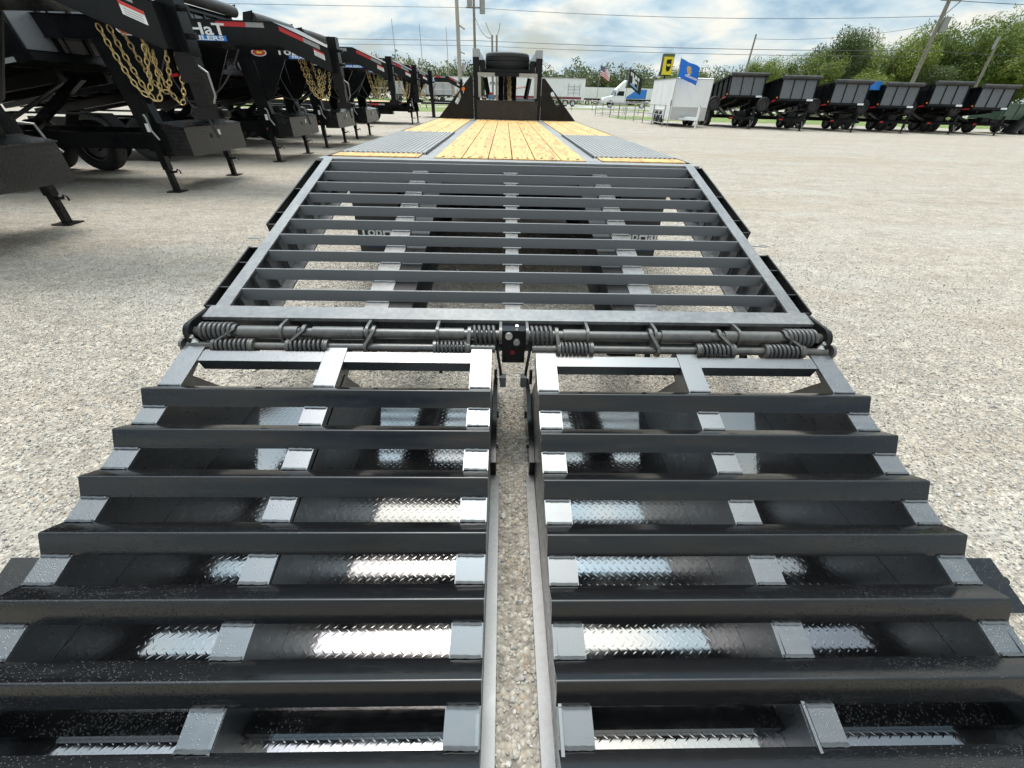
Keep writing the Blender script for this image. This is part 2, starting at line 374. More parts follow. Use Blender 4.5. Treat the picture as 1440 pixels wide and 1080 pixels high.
def shift(o, d, parent=None):
    """another piece like o (with o's own pieces), moved by d, sharing its mesh"""
    c = o.copy(); C.objects.link(c); c.location = Vector(o.location) + Vector(d); WL[c.name] = wl(o) + Vector(d)
    if parent: c.parent = parent
    for ch in list(o.children):
        e = ch.copy(); C.objects.link(e); e.parent = c
    return c
def tree_copy(o, parent=None):
    c = o.copy(); C.objects.link(c)
    if parent: c.parent = parent
    for ch in list(o.children): tree_copy(ch, c)
    return c
def text(s, size, m, parent, Mx, name='lettering', bold=0, ext=.0008, align='LEFT', shear=0, label=None, width=None):
    cu = bpy.data.curves.new(name, 'FONT'); cu.body = s; cu.size = size; cu.offset = bold; cu.extrude = ext; cu.align_x = align; cu.shear = shear; cu.resolution_u = 3
    tmp = bpy.data.objects.new('tmp', cu); C.objects.link(tmp); dg = bpy.context.evaluated_depsgraph_get(); dg.update()
    me = bpy.data.meshes.new_from_object(tmp.evaluated_get(dg)); bpy.data.objects.remove(tmp)
    if width: w_ = max(v.co.x for v in me.vertices) - min(v.co.x for v in me.vertices); me.transform(Matrix.Scale(width / w_, 4, (1, 0, 0)))
    me.transform(Matrix.Translation(-wl(parent)) @ Mx); me.name = name; me.materials.clear()
    o = link(name, me, m, parent)
    if label: o['label'] = label
    return o
def face(origin, right, upv):
    """matrix putting text (x right, y up) on a plane"""
    r = Vector(right).normalized(); u = Vector(upv).normalized(); n = r.cross(u)
    Mx = Matrix((r, u, n)).transposed().to_4x4(); Mx.translation = origin; return Mx
def wheel(parent, c, r, w, axis, n=26, rim=rim_black, name='wheel'):
    k = w / 2
    prof = [(-k * .8, r * .60), (-k, r * .72), (-k, r * .90), (-k * .86, r * .97), (-k * .55, r), (-k * .5, r * .985), (-k * .45, r), (-k * .08, r), (-k * .04, r * .985), (k * .04, r * .985), (k * .08, r), (k * .45, r), (k * .5, r * .985), (k * .55, r), (k * .86, r * .97), (k, r * .90), (k, r * .72), (k * .8, r * .60)]
    t = part(name, MB().lathe(prof, c, axis, n), rubber, parent, 40)
    rp = [(-k * .78, r * .61), (-k * .78, r * .52), (-k * .45, r * .46), (-k * .35, r * .2), (-k * .6, r * .17), (-k * .6, .002), (k * .6, .002), (k * .6, r * .17), (k * .35, r * .2), (k * .45, r * .46), (k * .78, r * .52), (k * .78, r * .61)]
    mbr = MB().lathe(rp, c, axis, n)
    part('rim', mbr, rim, t, 40)
    return t
def rects(mb, lo, hi): return mb.box(lo, hi)

# ------------------------------------------------------------------ ground
def quad(x0, y0, x1, y1, z): return MB().add([(x0, y0, z), (x1, y0, z), (x1, y1, z), (x0, y1, z)], [(0, 1, 2, 3)])
struct('ground', quad(-900, -400, 900, 1800, 0), gravelm, smooth=None)
def strip(poly, z): return MB().add([(x, y, z) for x, y in poly], [tuple(range(len(poly)))])
struct('grass_verge', strip([(-60, 43), (-8, 43), (-3, 46), (-3, 60), (-60, 58)], .006), grassm, smooth=None)
struct('grass_field', strip([(-200, 66), (7, 66), (30, 62), (90, 52), (140, 52), (140, 74), (-200, 76)], .004), grassm, smooth=None)
struct('grass_island', strip([(9.2, 37.5), (14.5, 36), (16, 41.5), (12.5, 45), (9.1, 43)], .006), grassm, smooth=None)
struct('grass_lawn', strip([(12, 36.4), (120, 34.5), (140, 51), (60, 56), (17, 56), (16.4, 42)], .008), grassm, smooth=None)
struct('road', strip([(-200, 78), (200, 78), (200, 100), (-200, 100)], .006), roadm, smooth=None)
struct('grass_bank', strip([(-300, 101), (300, 101), (300, 160), (-300, 160)], .008), grassm, smooth=None)

def build_gravel():
    """loose crushed limestone round the ramps: pebbles instanced over a patch"""
    ng = bpy.data.node_groups.new('gravel_scatter', 'GeometryNodeTree')
    ng.interface.new_socket('Geometry', in_out='INPUT', socket_type='NodeSocketGeometry'); ng.interface.new_socket('Geometry', in_out='OUTPUT', socket_type='NodeSocketGeometry')
    N, L = ng.nodes, ng.links
    gi, go = N.new('NodeGroupInput'), N.new('NodeGroupOutput')
    joins = N.new('GeometryNodeJoinGeometry')
    for seed, dens, lo, hi in ((1, 3000, .0022, .0058), (2, 330, .004, .009), (3, 9, .008, .016)):
        dp = N.new('GeometryNodeDistributePointsOnFaces'); na = N.new('GeometryNodeInputNamedAttribute'); na.data_type = 'FLOAT'; na.inputs[0].default_value = 'density'; mu = N.new('ShaderNodeMath'); mu.operation = 'MULTIPLY'; mu.inputs[1].default_value = dens; L.new(na.outputs[0], mu.inputs[0]); L.new(mu.outputs[0], dp.inputs['Density']); dp.inputs['Seed'].default_value = seed
        L.new(gi.outputs[0], dp.inputs['Mesh'])
        ico = N.new('GeometryNodeMeshIcoSphere'); ico.inputs['Radius'].default_value = 1; ico.inputs['Subdivisions'].default_value = 1 if seed == 1 else 2
        last = ico.outputs[0]
        if seed > 1:
            sp = N.new('GeometryNodeSetPosition'); nz = N.new('ShaderNodeTexNoise'); nz.inputs['Scale'].default_value = .9
            sb = N.new('ShaderNodeVectorMath'); sb.operation = 'SUBTRACT'; sb.inputs[1].default_value = (.5, .5, .5); sc2 = N.new('ShaderNodeVectorMath'); sc2.operation = 'SCALE'; sc2.inputs[3].default_value = 1.5
            L.new(nz.outputs[1], sb.inputs[0]); L.new(sb.outputs[0], sc2.inputs[0]); L.new(sc2.outputs[0], sp.inputs['Offset']); L.new(last, sp.inputs['Geometry']); last = sp.outputs[0]
        sm = N.new('GeometryNodeSetMaterial'); sm.inputs['Material'].default_value = pebblem; L.new(last, sm.inputs['Geometry'])
        io = N.new('GeometryNodeInstanceOnPoints'); L.new(dp.outputs['Points'], io.inputs['Points']); L.new(sm.outputs[0], io.inputs['Instance'])
        rr = N.new('FunctionNodeRandomValue'); rr.data_type = 'FLOAT_VECTOR'; rr.inputs[0].default_value = (0, 0, 0); rr.inputs[1].default_value = (6.28, 6.28, 6.28); rr.inputs['Seed'].default_value = seed
        L.new(rr.outputs[0], io.inputs['Rotation'])
        rs = N.new('FunctionNodeRandomValue'); rs.data_type = 'FLOAT_VECTOR'; rs.inputs[0].default_value = (lo, lo, lo * .6); rs.inputs[1].default_value = (hi, hi, hi * .8); rs.inputs['Seed'].default_value = seed + 9
        L.new(rs.outputs[0], io.inputs['Scale'])
        L.new(io.outputs[0], joins.inputs[0])
    L.new(joins.outputs[0], go.inputs[0])
    xs, ys = np.linspace(-6.5, 6.5, 53), np.linspace(-.6, 7.4, 33); vs, fs, dn = [], [], []
    for j, y in enumerate(ys):
        for i, x in enumerate(xs):
            vs.append((x, y, .002)); d = math.hypot(x, y + .3); dn.append(max(0, min(1, (6.4 - d) / 4.2)) ** 1.2 * (0 if (y < .3 and abs(x) > .4) else 1))
    for j in range(len(ys) - 1):
        for i in range(len(xs) - 1): q = j * len(xs) + i; fs.append((q, q + 1, q + 1 + len(xs), q + len(xs)))
    mb = MB().add(vs, fs)
    o = part('gravel', mb, gravelm, None, None); o['kind'] = 'stuff'; o['label'] = 'loose crushed limestone gravel strewn round the ramps'
    at_ = o.data.attributes.new('density', 'FLOAT', 'POINT'); at_.data.foreach_set('value', dn)
    md = o.modifiers.new('scatter', 'NODES'); md.node_group = ng
build_gravel()

# ------------------------------------------------------------------ the main flatbed trailer
DZ = .939
T = thing('flatbed_trailer', 'long black gooseneck flatbed trailer with pine deck and two ramps folded down at its tail', 'trailer', (0, 5, 0))
# deck frame
mb = MB()
for s in (-1, 1):
    mb.box(tuple(sorted((s * .537, s * .64))[:1]) + (3.2, DZ - .05), tuple(sorted((s * .537, s * .64))[1:]) + (8.84, DZ - .003))
part('deck_strip', mb, stripm, T)
mb = MB()
mb.box((-1.295, 3.085, DZ - .17), (1.295, 3.2, DZ - .004))
part('rear_crossmember', mb, stripm, T)
mb = MB()
for s in (-1, 1):
    a, b = sorted((s * 1.245, s * 1.262)); mb.box((a, 3.2, DZ - .16), (b, 9.0, DZ + .002))
    a, b = sorted((s * 1.285, s * 1.297)); mb.box((a, 3.12, DZ - .085), (b, 9.0, DZ - .006))
    for y in np.arange(3.3, 9.0, .61):
        a, b = sorted((s * 1.262, s * 1.2855)); mb.box((a, y, DZ - .12), (b, y + .11, DZ - .008))
part('rub_rail', mb, black_flat, T)
mb = MB()
for s in (-1, 1):
    for x, w in ((.51, .13),):
        mb.box((s * x - w / 2, 1.6, .52 - .20), (s * x + w / 2, 1.62, .53))
    a, b = s * .51 - .006, s * .51 + .006
    # main I-beams run level under the deck and drop along the dovetail
    mb.prism([(1.58, .33), (3.1, .50), (9.2, .50), (9.2, .86), (3.1, .86), (1.58, .50)], 0, a, b)
    for zo in (0, .36):
        pr = [(1.58, .33 + zo * .47), (3.1, .50 + zo), (9.2, .50 + zo), (9.2, .514 + zo), (3.1, .514 + zo), (1.58, .344 + zo * .47)]
        mb.prism(pr, 0, s * .51 - .06, s * .51 + .06)
for y in np.arange(3.5, 9, .41): mb.box((-1.24, y, .80), (1.24, y + .07, .885))
part('chassis', mb, black_flat, T)
px = [-.533, -.343, -.158, .012, .170, .356, .533]
for i in range(6):
    e = random.uniform(-.012, .012)
    part('plank', MB().box((px[i] + .004, 3.205 + e, DZ - .04), (px[i + 1] - .004, 8.745, DZ + .003 + random.uniform(-.0012, .0015))), wood, T, 0)
for s in (-1, 1):
    for (y0, y1, n) in ((3.203, 3.39, 4), (5.47, 8.80, 3)):
        if n == 3:
            xs = np.linspace(.643, 1.243, 4)
            for k in range(3):
                a, b = sorted((s * xs[k], s * xs[k + 1])); part('plank', MB().box((a + .004, y0, DZ - .04), (b - .004, y1 - random.uniform(0, .01), DZ + .003)), wood, T, 0)
        else:
            for (a, b) in ((.643, .90), (.90, 1.243)):
                a, b = sorted((s * a, s * b)); part('plank', MB().box((a + .002, y0, DZ - .04), (b - .002, y1, DZ + .003)), wood, T, 0)
mb = MB()
for i in range(6):
    for y in (3.24, 3.27, 4.0, 4.75, 5.5, 6.25, 7.0, 7.75, 8.5):
        for k in (.28, .72):
            x = px[i] + (px[i + 1] - px[i]) * k + random.uniform(-.01, .01); yy = y + random.uniform(-.012, .012); mb.cyl((x, yy, DZ + .003), (x, yy, DZ + .0056), .0075, 6)
part('deck_screws', mb, mat('screw_head', (.10, .085, .06), .5, .6), T, None, kind='stuff')
# ribbed steel covers over the wheels
for s in (-1, 1):
    a, b = sorted((s * .622, s * 1.243)); n = 17; w = (b - a) / n; poly = []
    prof = []
    for i in range(n):
        x = a + i * w; prof += [(x, DZ + .004), (x + w * .18, DZ + .004), (x + w * .32, DZ + .011), (x + w * .72, DZ + .011), (x + w * .86, DZ + .004)]
    prof += [(b, DZ + .004), (b, DZ - .02), (a, DZ - .02)]
    mbf = MB().prism([(z, x) for x, z in prof], 1, 3.395, 5.465)
    fo = part('fender_cover', mbf, fenderm, T, 0)
    seam = [(s * .618 + random.uniform(-.004, .004), y, DZ + .008) for y in np.arange(3.39, 5.5, .09)]
    part('weld_seam', MB().tube(seam, .006, 5), black_flat, fo)
# axles, dual wheels, mud flaps
for y in (4.15, 5.0):
    part('axle', MB().cyl((-1.15, y, .39), (1.15, y, .39), .06), black_flat, T)
    for x in (-1.12, -.84, .84, 1.12): wheel(T, (x, y, .385), .385, .22, 0)
for s in (-1, 1):
    a, b = sorted((s * .90, s * 1.27))
    fl = part('mud_flap', MB().box((a, 3.5, .10), (b, 3.51, .80)), mat('flap_rubber', (.03, .03, .032), .6), T)
    text('TopHat', .115, whitep, fl, face((a + .015, 3.4975, .315), (1, 0, 0), (0, 0, 1)), bold=.003)
    text('TRAILERS', .062, whitep, fl, face((a + .06, 3.4975, .240), (1, 0, 0), (0, 0, 1)), bold=.002)
    part('logo_band', MB().box((a + .05, 3.4985, .227), (b - .02, 3.4995, .295)), mat('navy_print', (.015, .04, .13), .5), fl)
# dovetail
S14, C14 = math.sin(R(14.045)), math.cos(R(14.045))
def dv(s, off): return (1.569 + s * C14 - off * S14, .556 + s * S14 + off * C14)
L_DV = 1.572
def dprism(mb, poly, x0, x1): return mb.prism([dv(*p) for p in poly], 0, x0, x1)
for s in (-1, 1):
    mb = MB()
    a, b = sorted((s * 1.195, s * 1.252)); dprism(mb, [(0, 0), (L_DV, 0), (L_DV, -.008), (0, -.008)], a, b)
    dprism(mb, [(0, -.008), (L_DV, -.008), (L_DV, -.2), (0, -.2)], *sorted((s * 1.235, s * 1.243)))
    dprism(mb, [(0, -.192), (L_DV, -.192), (L_DV, -.2), (0, -.2)], *sorted((s * 1.14, s * 1.235)))
    for k in range(10):
        s0 = .10 + .1535 * k; dprism(mb, [(s0, -.03), (s0 + .06, -.03), (s0 + .06, -.19), (s0, -.19)], *sorted((s * 1.20, s * 1.212)))
    part('side_rail', mb, railm, T)
    mb = MB()
    for s0, s1 in ((.012, .47), (.69, 1.54)):
        dprism(mb, [(s0, 0), (s1, 0), (s1, -.085), (s0, -.085)], *sorted((s * 1.296, s * 1.303)))
        for q in ((s0, s0 + .007), (s0 + .13, s0 + .137), (s1 - .137, s1 - .13) if s1 < 1 else (s0 + .42, s0 + .427), (s1 - .007, s1)):
            dprism(mb, [(q[0], -.003), (q[1], -.003), (q[1], -.083), (q[0], -.083)], *sorted((s * 1.243, s * 1.2965)))
    part('stake_rail', mb, black_flat, T)
    p0 = dv(.57, -.01); loop = [(s * (1.255 + .05 * k / 4), p0[0] + .002 * k, p0[1] - .001 * k) for k in range(5)]
    loop += [(s * (1.33 + .028 * math.cos(a)), p0[0] + .01 + .014 * math.sin(a), p0[1] - .003) for a in np.linspace(math.pi, 3 * math.pi, 14)]
    part('spool_hook', MB().tube(loop, .0032, 6), galv, T)
for x0, x1 in ((-.656, -.553), (-.034, .033), (.55, .653)):
    part('mid_rail', dprism(dprism(MB(), [(0.004, -.0445), (L_DV - .01, -.0445), (L_DV - .01, -.0525), (0.004, -.0525)], x0, x1), [(0.004, -.0525), (L_DV - .01, -.0525), (L_DV - .01, -.12), (0.004, -.12)], x0 + .03, x0 + .04), railm, T)
def apex(w, th=.006, r=.004):
    """angle iron standing on its two edges, apex up at (0,0): outline in (along, off)"""
    k = w * .7071; pts = [(-k, -k), ]
    for a in np.linspace(135, 45, 6): pts.append((r * 1.0 * math.cos(R(a)), -r * 1.414 + r * math.sin(R(a))))
    pts += [(k, -k), (k - th * 1.414, -k), (0, -th * 1.414), (-k + th * 1.414, -k)]
    return pts
first = None
for i in range(10):
    s0 = .128 + i * .1537
    if first is None:
        first = part('slat', dprism(MB(), [(s0 - .0012, -.0008), (s0, 0), (s0 + .005, 0), (s0 + .006, -.001), (s0 - .013, -.044), (s0 - .0205, -.044)], -1.193, 1.193), slatm, T, 25)
    else:
        shift(first, (0, (s0 - .128) * C14, (s0 - .128) * S14))
wl_first = None
for i in range(10):
    s0 = .128 + i * .1537 - .024
    for xm in (-.604, 0, .602):
        if wl_first is None:
            pts = [(xm + dx, dv(s0, -.043)[0] + random.uniform(-.0012, .0012), dv(s0, -.043)[1]) for dx in np.linspace(-.048, .048, 8)]
            base0 = (s0, xm); wl_first = part('weld_bead', MB().tube(pts, .0045, 5), railm, T, 60)
        else: shift(wl_first, (xm - base0[1], (s0 - base0[0]) * C14, (s0 - base0[0]) * S14))
# tail beam and hinge
mb = MB()
mb.prism([(1.497, .548), (1.574, .562), (1.574, .548), (1.497, .534)], 0, -1.264, 1.264)
mb.box((-1.264, 1.56, .40), (1.264, 1.573, .548)); mb.box((-1.264, 1.50, .40), (1.264, 1.56, .41))
part('tail_beam', mb, railm, T)
for s in (-1, 1):
    o = part('hinge_end_plate', MB().hull2((1.54, .49), .07, (1.45, .50), .058, s * 1.272, s * 1.272, .014, 10), black_flat, T)
    part('hinge_boss', MB().cyl((s * 1.279, 1.44, .511), (s * 1.290, 1.44, .511), .040, 20), black, o)
UT, LT = (1.44, .511), (1.40, .4705)
def cylx(mb, x0, x1, c, r, n=18): return mb.tube([(x0, c[0], c[1]), (x1, c[0], c[1])], r, n)
for s in (-1, 1):
    mb = MB(); cylx(mb, *sorted((s * .05, s * 1.265)), UT, .0205)
    for a, b in ((.60, .80), (.86, 1.09), (.20, .30)): cylx(mb, *sorted((s * a, s * b)), UT, .027)
    part('hinge_tube', mb, tubem, T)
    mb = MB(); cylx(mb, *sorted((s * .075, s * 1.285)), LT, .0165)
    part('hinge_rod', mb, tubem, T)
def helix(x0, x1, c, r, wire, turns):
    n = int(turns * 16); return MB().tube([(x0 + (x1 - x0) * i / n, c[0] + r * math.cos(2 * math.pi * i / 16), c[1] + r * math.sin(2 * math.pi * i / 16)) for i in range(n + 1)], wire, 7)
springm = mat('spring_steel', fn=f_paint((.040, .039, .039), .25, .42, .4, (.17, .16, .15)))
ups, los = None, None
for x0, x1 in ((-1.238, -1.118), (-.163, -.068), (.068, .160), (1.118, 1.232)):
    part('spring', helix(x0, x1, UT, .033, .0072, 6.5 if x1 - x0 > .11 else 5), springm, T, 60)
for x0, x1 in ((-1.172, -1.04), (-.884, -.75), (-.307, -.19), (.19, .306), (.753, .884), (1.035, 1.168)):
    part('spring', helix(x0, x1, LT, .0265, .0062, 7.5), springm, T, 60)
    mb = MB()
    for x in (x0 - .008, x1 + .008): cylx(mb, x - .006, x + .006, LT, .031, 16)
    part('collar', mb, tubem, T)
for x in (-.92, -.583, -.305, -.053, .054, .297, .572, .916):
    part('hinge_lug', MB().hull2((1.55, .50), .044, UT, .036, x, x, .011, 8), tubem, T)
for xa, xb in ((-1.104, -1.184), (-.832, -.894), (-.558, -.59), (-.178, -.182), (.172, .180), (.552, .583), (.834, .892), (1.106, 1.182)):
    part('hinge_link', MB().hull2(UT, .033, LT, .028, xa, xb, .013, 8), tubem, T)
for x, d in ((-1.09, .035), (-.59, .025), (-.31, .05), (.30, .04), (.58, .035), (1.0, .03)):
    part('hinge_tab', MB().hull2((1.47, .40), .02, (1.45, .36 - d * .6), .014, x, x, .012, 6), black_flat, T)
cb = part('latch_box', MB().box((-.047, 1.43, .385), (.047, 1.56, .535)), black, T)
for x, z, r in ((-.02, .515, .015), (.012, .487, .013)): part('bolt_head', MB().cyl((x, 1.43, z), (x, 1.418, z), r, 12), zinc if x < 0 else galv, cb)
part('grease_fitting', MB().tube([(.012, 1.44, .534), (.012, 1.44, .545), (.012, 1.436, .556)], [.007, .005, .006], 8), zinc, cb)
part('marker_light', MB().cyl((-.004, 1.43, .437), (-.004, 1.424, .437), .010, 12), redlens, cb)
for s in (-1, 1):
    o = part('latch_handle', MB().tube([(s * .068, 1.42, .47), (s * .062, 1.40, .43), (s * .052, 1.37, .38), (s * .050, 1.36, .33)], .006, 8), black, T)
    part('latch_foot', MB().box((s * .042 - .012, 1.345, .318), (s * .042 + .012, 1.375, .365)), slatm, o)
    part('latch_foot', MB().box((s * .072 - .006, 1.35, .33), (s * .072 + .006, 1.37, .39)), black_flat, o)

# ------------------------------------------------------------------ ramps (wedges lying open behind the tail)
S16, C16 = math.sin(R(16.2)), math.cos(R(16.2))
def ramp(sgn, dz):
    Y0, Z0 = 1.14, .447 + dz
    def rp(s, off): return (Y0 + s * C16 - off * S16, Z0 + s * S16 + off * C16)
    def pr(mb, poly, x0, x1):
        x0, x1 = sorted((sgn * x0, sgn * x1)); return mb.prism([rp(*p) for p in poly], 0, x0, x1)
    S1, S0 = .268, -1.50
    root = part('ramp', MB().box((min(sgn * .09, sgn * 1.285), -.36, .014), (max(sgn * .09, sgn * 1.285), 1.62, .020)), tread, T, 0,
                label='right hand folding ramp, wet black paint' if sgn > 0 else 'left hand folding ramp, wet black paint')
    for x0, x1, xw in ((.088, .168, .090), (.659, .740, .661), (1.213, 1.295, 1.268)):
        mb = MB(); pr(mb, [(S0, -.0455), (S1, -.0455), (S1, -.0535), (S0, -.0535)], x0, x1)
        pr(mb, [(S0, -.0535), (S1, -.0535), (S1, -.11), (.12, -.13), (S0, -.062)], xw, xw + .008)
        mb2 = []
        a, b = sorted((sgn * xw, sgn * (xw + .008)))
        tp = rp(.15, -.1); te = rp(S0, -.06)
        mb.prism([(1.62, .021), (1.30, .40 + dz), tp, (te[0], max(te[1], .024)), (te[0], .021)], 0, a + .0004, b + .0004)
        part('rail', mb, wetrail, root)
        # rounded lip and foot angle of each web
        x2 = xw + .008
        mbf = MB(); a, b = sorted((sgn * x2, sgn * (x2 + .004))); mbf.box((a, -.34, .0205), (b, 1.58, .030))
        part('web_foot', mbf, wet, root)
    fc = None
    for i in range(9):
        s0 = -i * .1649
        if fc is None: fc = part('cleat', pr(MB(), [(a + s0, b) for a, b in apex(.064, .006, .0058)], .086, 1.297), wet, root, 25)
        else: shift(fc, (0, s0 * C16, s0 * S16))
    fcw = None
    for i in range(9):
        for so in (-.0475, .0475):
            for xm in (.128, .70, 1.254):
                s0 = -i * .1649 + so
                if fcw is None:
                    pts = [(sgn * (xm + dx), rp(s0, -.043)[0] + random.uniform(-.0009, .0009), rp(s0, -.043)[1] + random.uniform(-.0006, .0006)) for dx in np.linspace(-.037, .037, 9)]
                    b0 = (s0, xm); fcw = part('weld_bead', MB().tube(pts, .0042, 5), wetrail, root, 60)
                else: shift(fcw, (sgn * (xm - b0[1]), (s0 - b0[0]) * C16, (s0 - b0[0]) * S16))
    mb = MB()
    for a, b in ((.17, .658), (.742, 1.212)): pr(mb, [(.170, -.048), (.222, -.048), (.222, -.098), (.170, -.098)], a, b)
    part('head_bar', mb, wetrail, root)
    for a, b in ((.172, .655), (.742, 1.262)):
        mb = MB(); x0, x1 = sorted((sgn * a, sgn * b)); mb.box((x0, .30, .021), (x1, .345, .046)); mb.box((x0, .345, .021), (x1, .39, .027))
        part('cross_angle', mb, wet, root)
    for x in (.13, .70, 1.25):
        p = rp(.25, -.06); part('hinge_ear', MB().hull2(LT, .030, (p[0], p[1]), .022, sgn * (x + .052), sgn * (x + .052), .011), tubem, root)
    part('grease_fitting', MB().tube([(sgn * 1.262, 1.405, .487), (sgn * 1.262, 1.405, .500), (sgn * 1.262, 1.400, .512)], [.015, .007, .009], 10), zinc, root)
    x0, x1 = sorted((sgn * .055, sgn * .0885)); part('edge_bar', MB().box((x0, -.36, .010), (x1, 1.13, .024)), railm, root)
    x0, x1 = sorted((sgn * .068, sgn * .0885)); mb = MB().prism([(1.13, .015), (1.72, .015), (1.68, .13), (1.5, .17), (1.13, .10)], 0, x0, x1)
    for y in (1.25, 1.45): mb.cyl((sgn * .068, y, .08), (sgn * .060, y, .08), .016, 10)
    part('latch_plate', mb, black, root)
    mb = MB(); q = rp(-.60, -.06); x0, x1 = sorted((sgn * 1.297, sgn * 1.375)); mb.prism([rp(-.545, -.05), rp(-.685, -.05), rp(-.685, -.11), rp(-.545, -.11)], 0, x0, x1)
    q = rp(-.60, -.075); mb.cyl((sgn * 1.37, q[0], q[1]), (sgn * 1.40, q[0], q[1]), .012, 10)
    part('side_bracket', mb, wet, root)
    return root
ramp(-1, .005); ramp(1, -.006)

# ------------------------------------------------------------------ front of the main trailer
NY = 8.82
for s in (-1, 1):
    a, b = sorted((s * .49, s * .60))
    mb = MB().box((a, NY + .02, DZ), (b, NY + .16, 1.83)); up_ = part('neck_upright', mb, black, T)
    part('upright_cap', MB().prism([(NY + .019, 1.832), (NY + .165, 1.832), (NY + .40, 1.945), (NY + .075, 1.945)], 0, a - .001, b + .001), stripm, up_)  # lit sloping top of the black upright, put into a grey colour
    # side beams of the neck going forward
    part('neck_beam', MB().box((a, NY + .165, 1.72), (b - (.0 if s > 0 else 0), NY + 2.6, 1.93)), black, T)
    # triangular wing with a slot
    yw0, yw1 = NY - .02, NY - .004
    sl0, sl1 = Vector((s * .905, 1.19)), Vector((s * .80, 1.345)); ax_ = (sl1 - sl0).normalized(); pn = Vector((-ax_.y, ax_.x)) * .030
    slot = []
    for c_, sg in ((sl1, 1), (sl0, -1)):
        for k in range(7):
            an = math.pi * k / 6 - math.pi / 2; slot.append(c_ + ax_ * (.030 * math.cos(an)) * sg + pn * (math.sin(an)) * sg)
    outer = [Vector((s * 1.255, DZ + .004)), Vector((s * .602, DZ + .004)), Vector((s * .602, 1.56)), Vector((s * .655, 1.56))]
    # stitch ring: sample the outline by direction from the slot centre
    cen = (sl0 + sl1) / 2; ring = []
    def cast(dirv):
        best = None
        for i in range(4):
            p_, q_ = outer[i], outer[(i + 1) % 4]; e_ = q_ - p_; den = dirv.x * e_.y - dirv.y * e_.x
            if abs(den) < 1e-9: continue
            w_ = p_ - cen; t_ = (w_.x * e_.y - w_.y * e_.x) / den; u_ = (w_.x * dirv.y - w_.y * dirv.x) / den
            if t_ > 0 and -1e-6 <= u_ <= 1 + 1e-6 and (best is None or t_ < best): best = t_
        return cen + dirv * best
    angs = sorted([math.atan2((p_ - cen).y, (p_ - cen).x) for p_ in outer] + [math.atan2((p_ - cen).y, (p_ - cen).x) for p_ in slot])
    def cast_slot(dirv):
        best = None
        for i in range(len(slot)):
            p_, q_ = slot[i], slot[(i + 1) % len(slot)]; e_ = q_ - p_; den = dirv.x * e_.y - dirv.y * e_.x
            if abs(den) < 1e-9: continue
            w_ = p_ - cen; t_ = (w_.x * e_.y - w_.y * e_.x) / den; u_ = (w_.x * dirv.y - w_.y * dirv.x) / den
            if t_ > 0 and -1e-6 <= u_ <= 1 + 1e-6 and (best is None or t_ > best): best = t_
        return cen + dirv * best
    vs = []
    for an in angs:
        dvv = Vector((math.cos(an), math.sin(an))); o_, i_ = cast(dvv), cast_slot(dvv)
        for y in (yw0, yw1): vs += [(o_.x, y, o_.y), (i_.x, y, i_.y)]
    m = len(angs); fs = []
    for k in range(m):
        a_, b_ = 4 * k, 4 * ((k + 1) % m)
        fs += [(a_, b_, b_ + 1, a_ + 1), (a_ + 2, a_ + 3, b_ + 3, b_ + 2), (a_, a_ + 2, b_ + 2, b_), (a_ + 1, b_ + 1, b_ + 3, a_ + 3)]
    wg = part('wing_plate', MB().add(vs, fs), black_flat, T, None)
    for k in (0, 1): part('bolt_head', MB().cyl((s * (.75 + .25 * k), yw0, 1.0), (s * (.75 + .25 * k), yw0 - .01, 1.0), .016, 8), black, wg)
    # pale reflective frame legs
    a, b = sorted((s * .46, s * .525)); part('reflective_leg', MB().box((a + .012, NY - .03, 1.27), (b - .005, NY + .015, 1.575)), refl_white, T)
    a, b = sorted((s * .36, s * .44)); part('brace', MB().beam((s * .34, NY + .3, 1.26), (s * .40, NY + .25, 1.56), .06, .06), black, T)
part('marker_light', MB().cyl((-.775, NY - .02, 1.385), (-.775, NY - .045, 1.385), .028, 14), orange, T)
mbx = MB().box((-.520, NY - .03, 1.577), (.520, NY + .02, 1.622)); cbm = part('reflective_crossbar', mbx, refl_white, T)
part('crossbar_centre', MB().box((-.22, NY - .036, 1.572), (.20, NY - .0305, 1.630)), black, cbm)
bx = part('toolbox', MB().box((-.54, NY - .12, DZ + .005), (.54, NY + .28, 1.215)), tread_boxf, T)
part('lid', MB().box((-.55, NY - .13, 1.216), (.55, NY + .29, 1.232)), tread_boxf, bx)
part('headboard_post', MB().box((-.60, NY - .005, DZ), (-.545, NY + .02, 1.26)).box((.545, NY - .005, DZ), (.60, NY + .02, 1.26)), black, T)
wheel(T, (.0, NY + .62, 1.80), .40, .25, 2, 40, rim_black, 'spare_tyre')
mb = MB()
mb.beam((-.48, NY + .2, 1.66), (.48, NY + .2, 1.66), .05, .05); mb.beam((-.48, NY + 1.0, 1.66), (.48, NY + 1.0, 1.66), .05, .05); mb.box((-.45, NY + .1, 1.625), (.45, NY + 1.1, 1.64))
for s in (-1, 1): mb.box((min(s * .405, s * .485), NY + .12, 1.60), (max(s * .405, s * .485), NY + 1.15, 1.80))
mb.box((-.40, NY + .10, 1.59), (.40, NY + .13, 1.66))
part('tyre_rack', mb, black, T)
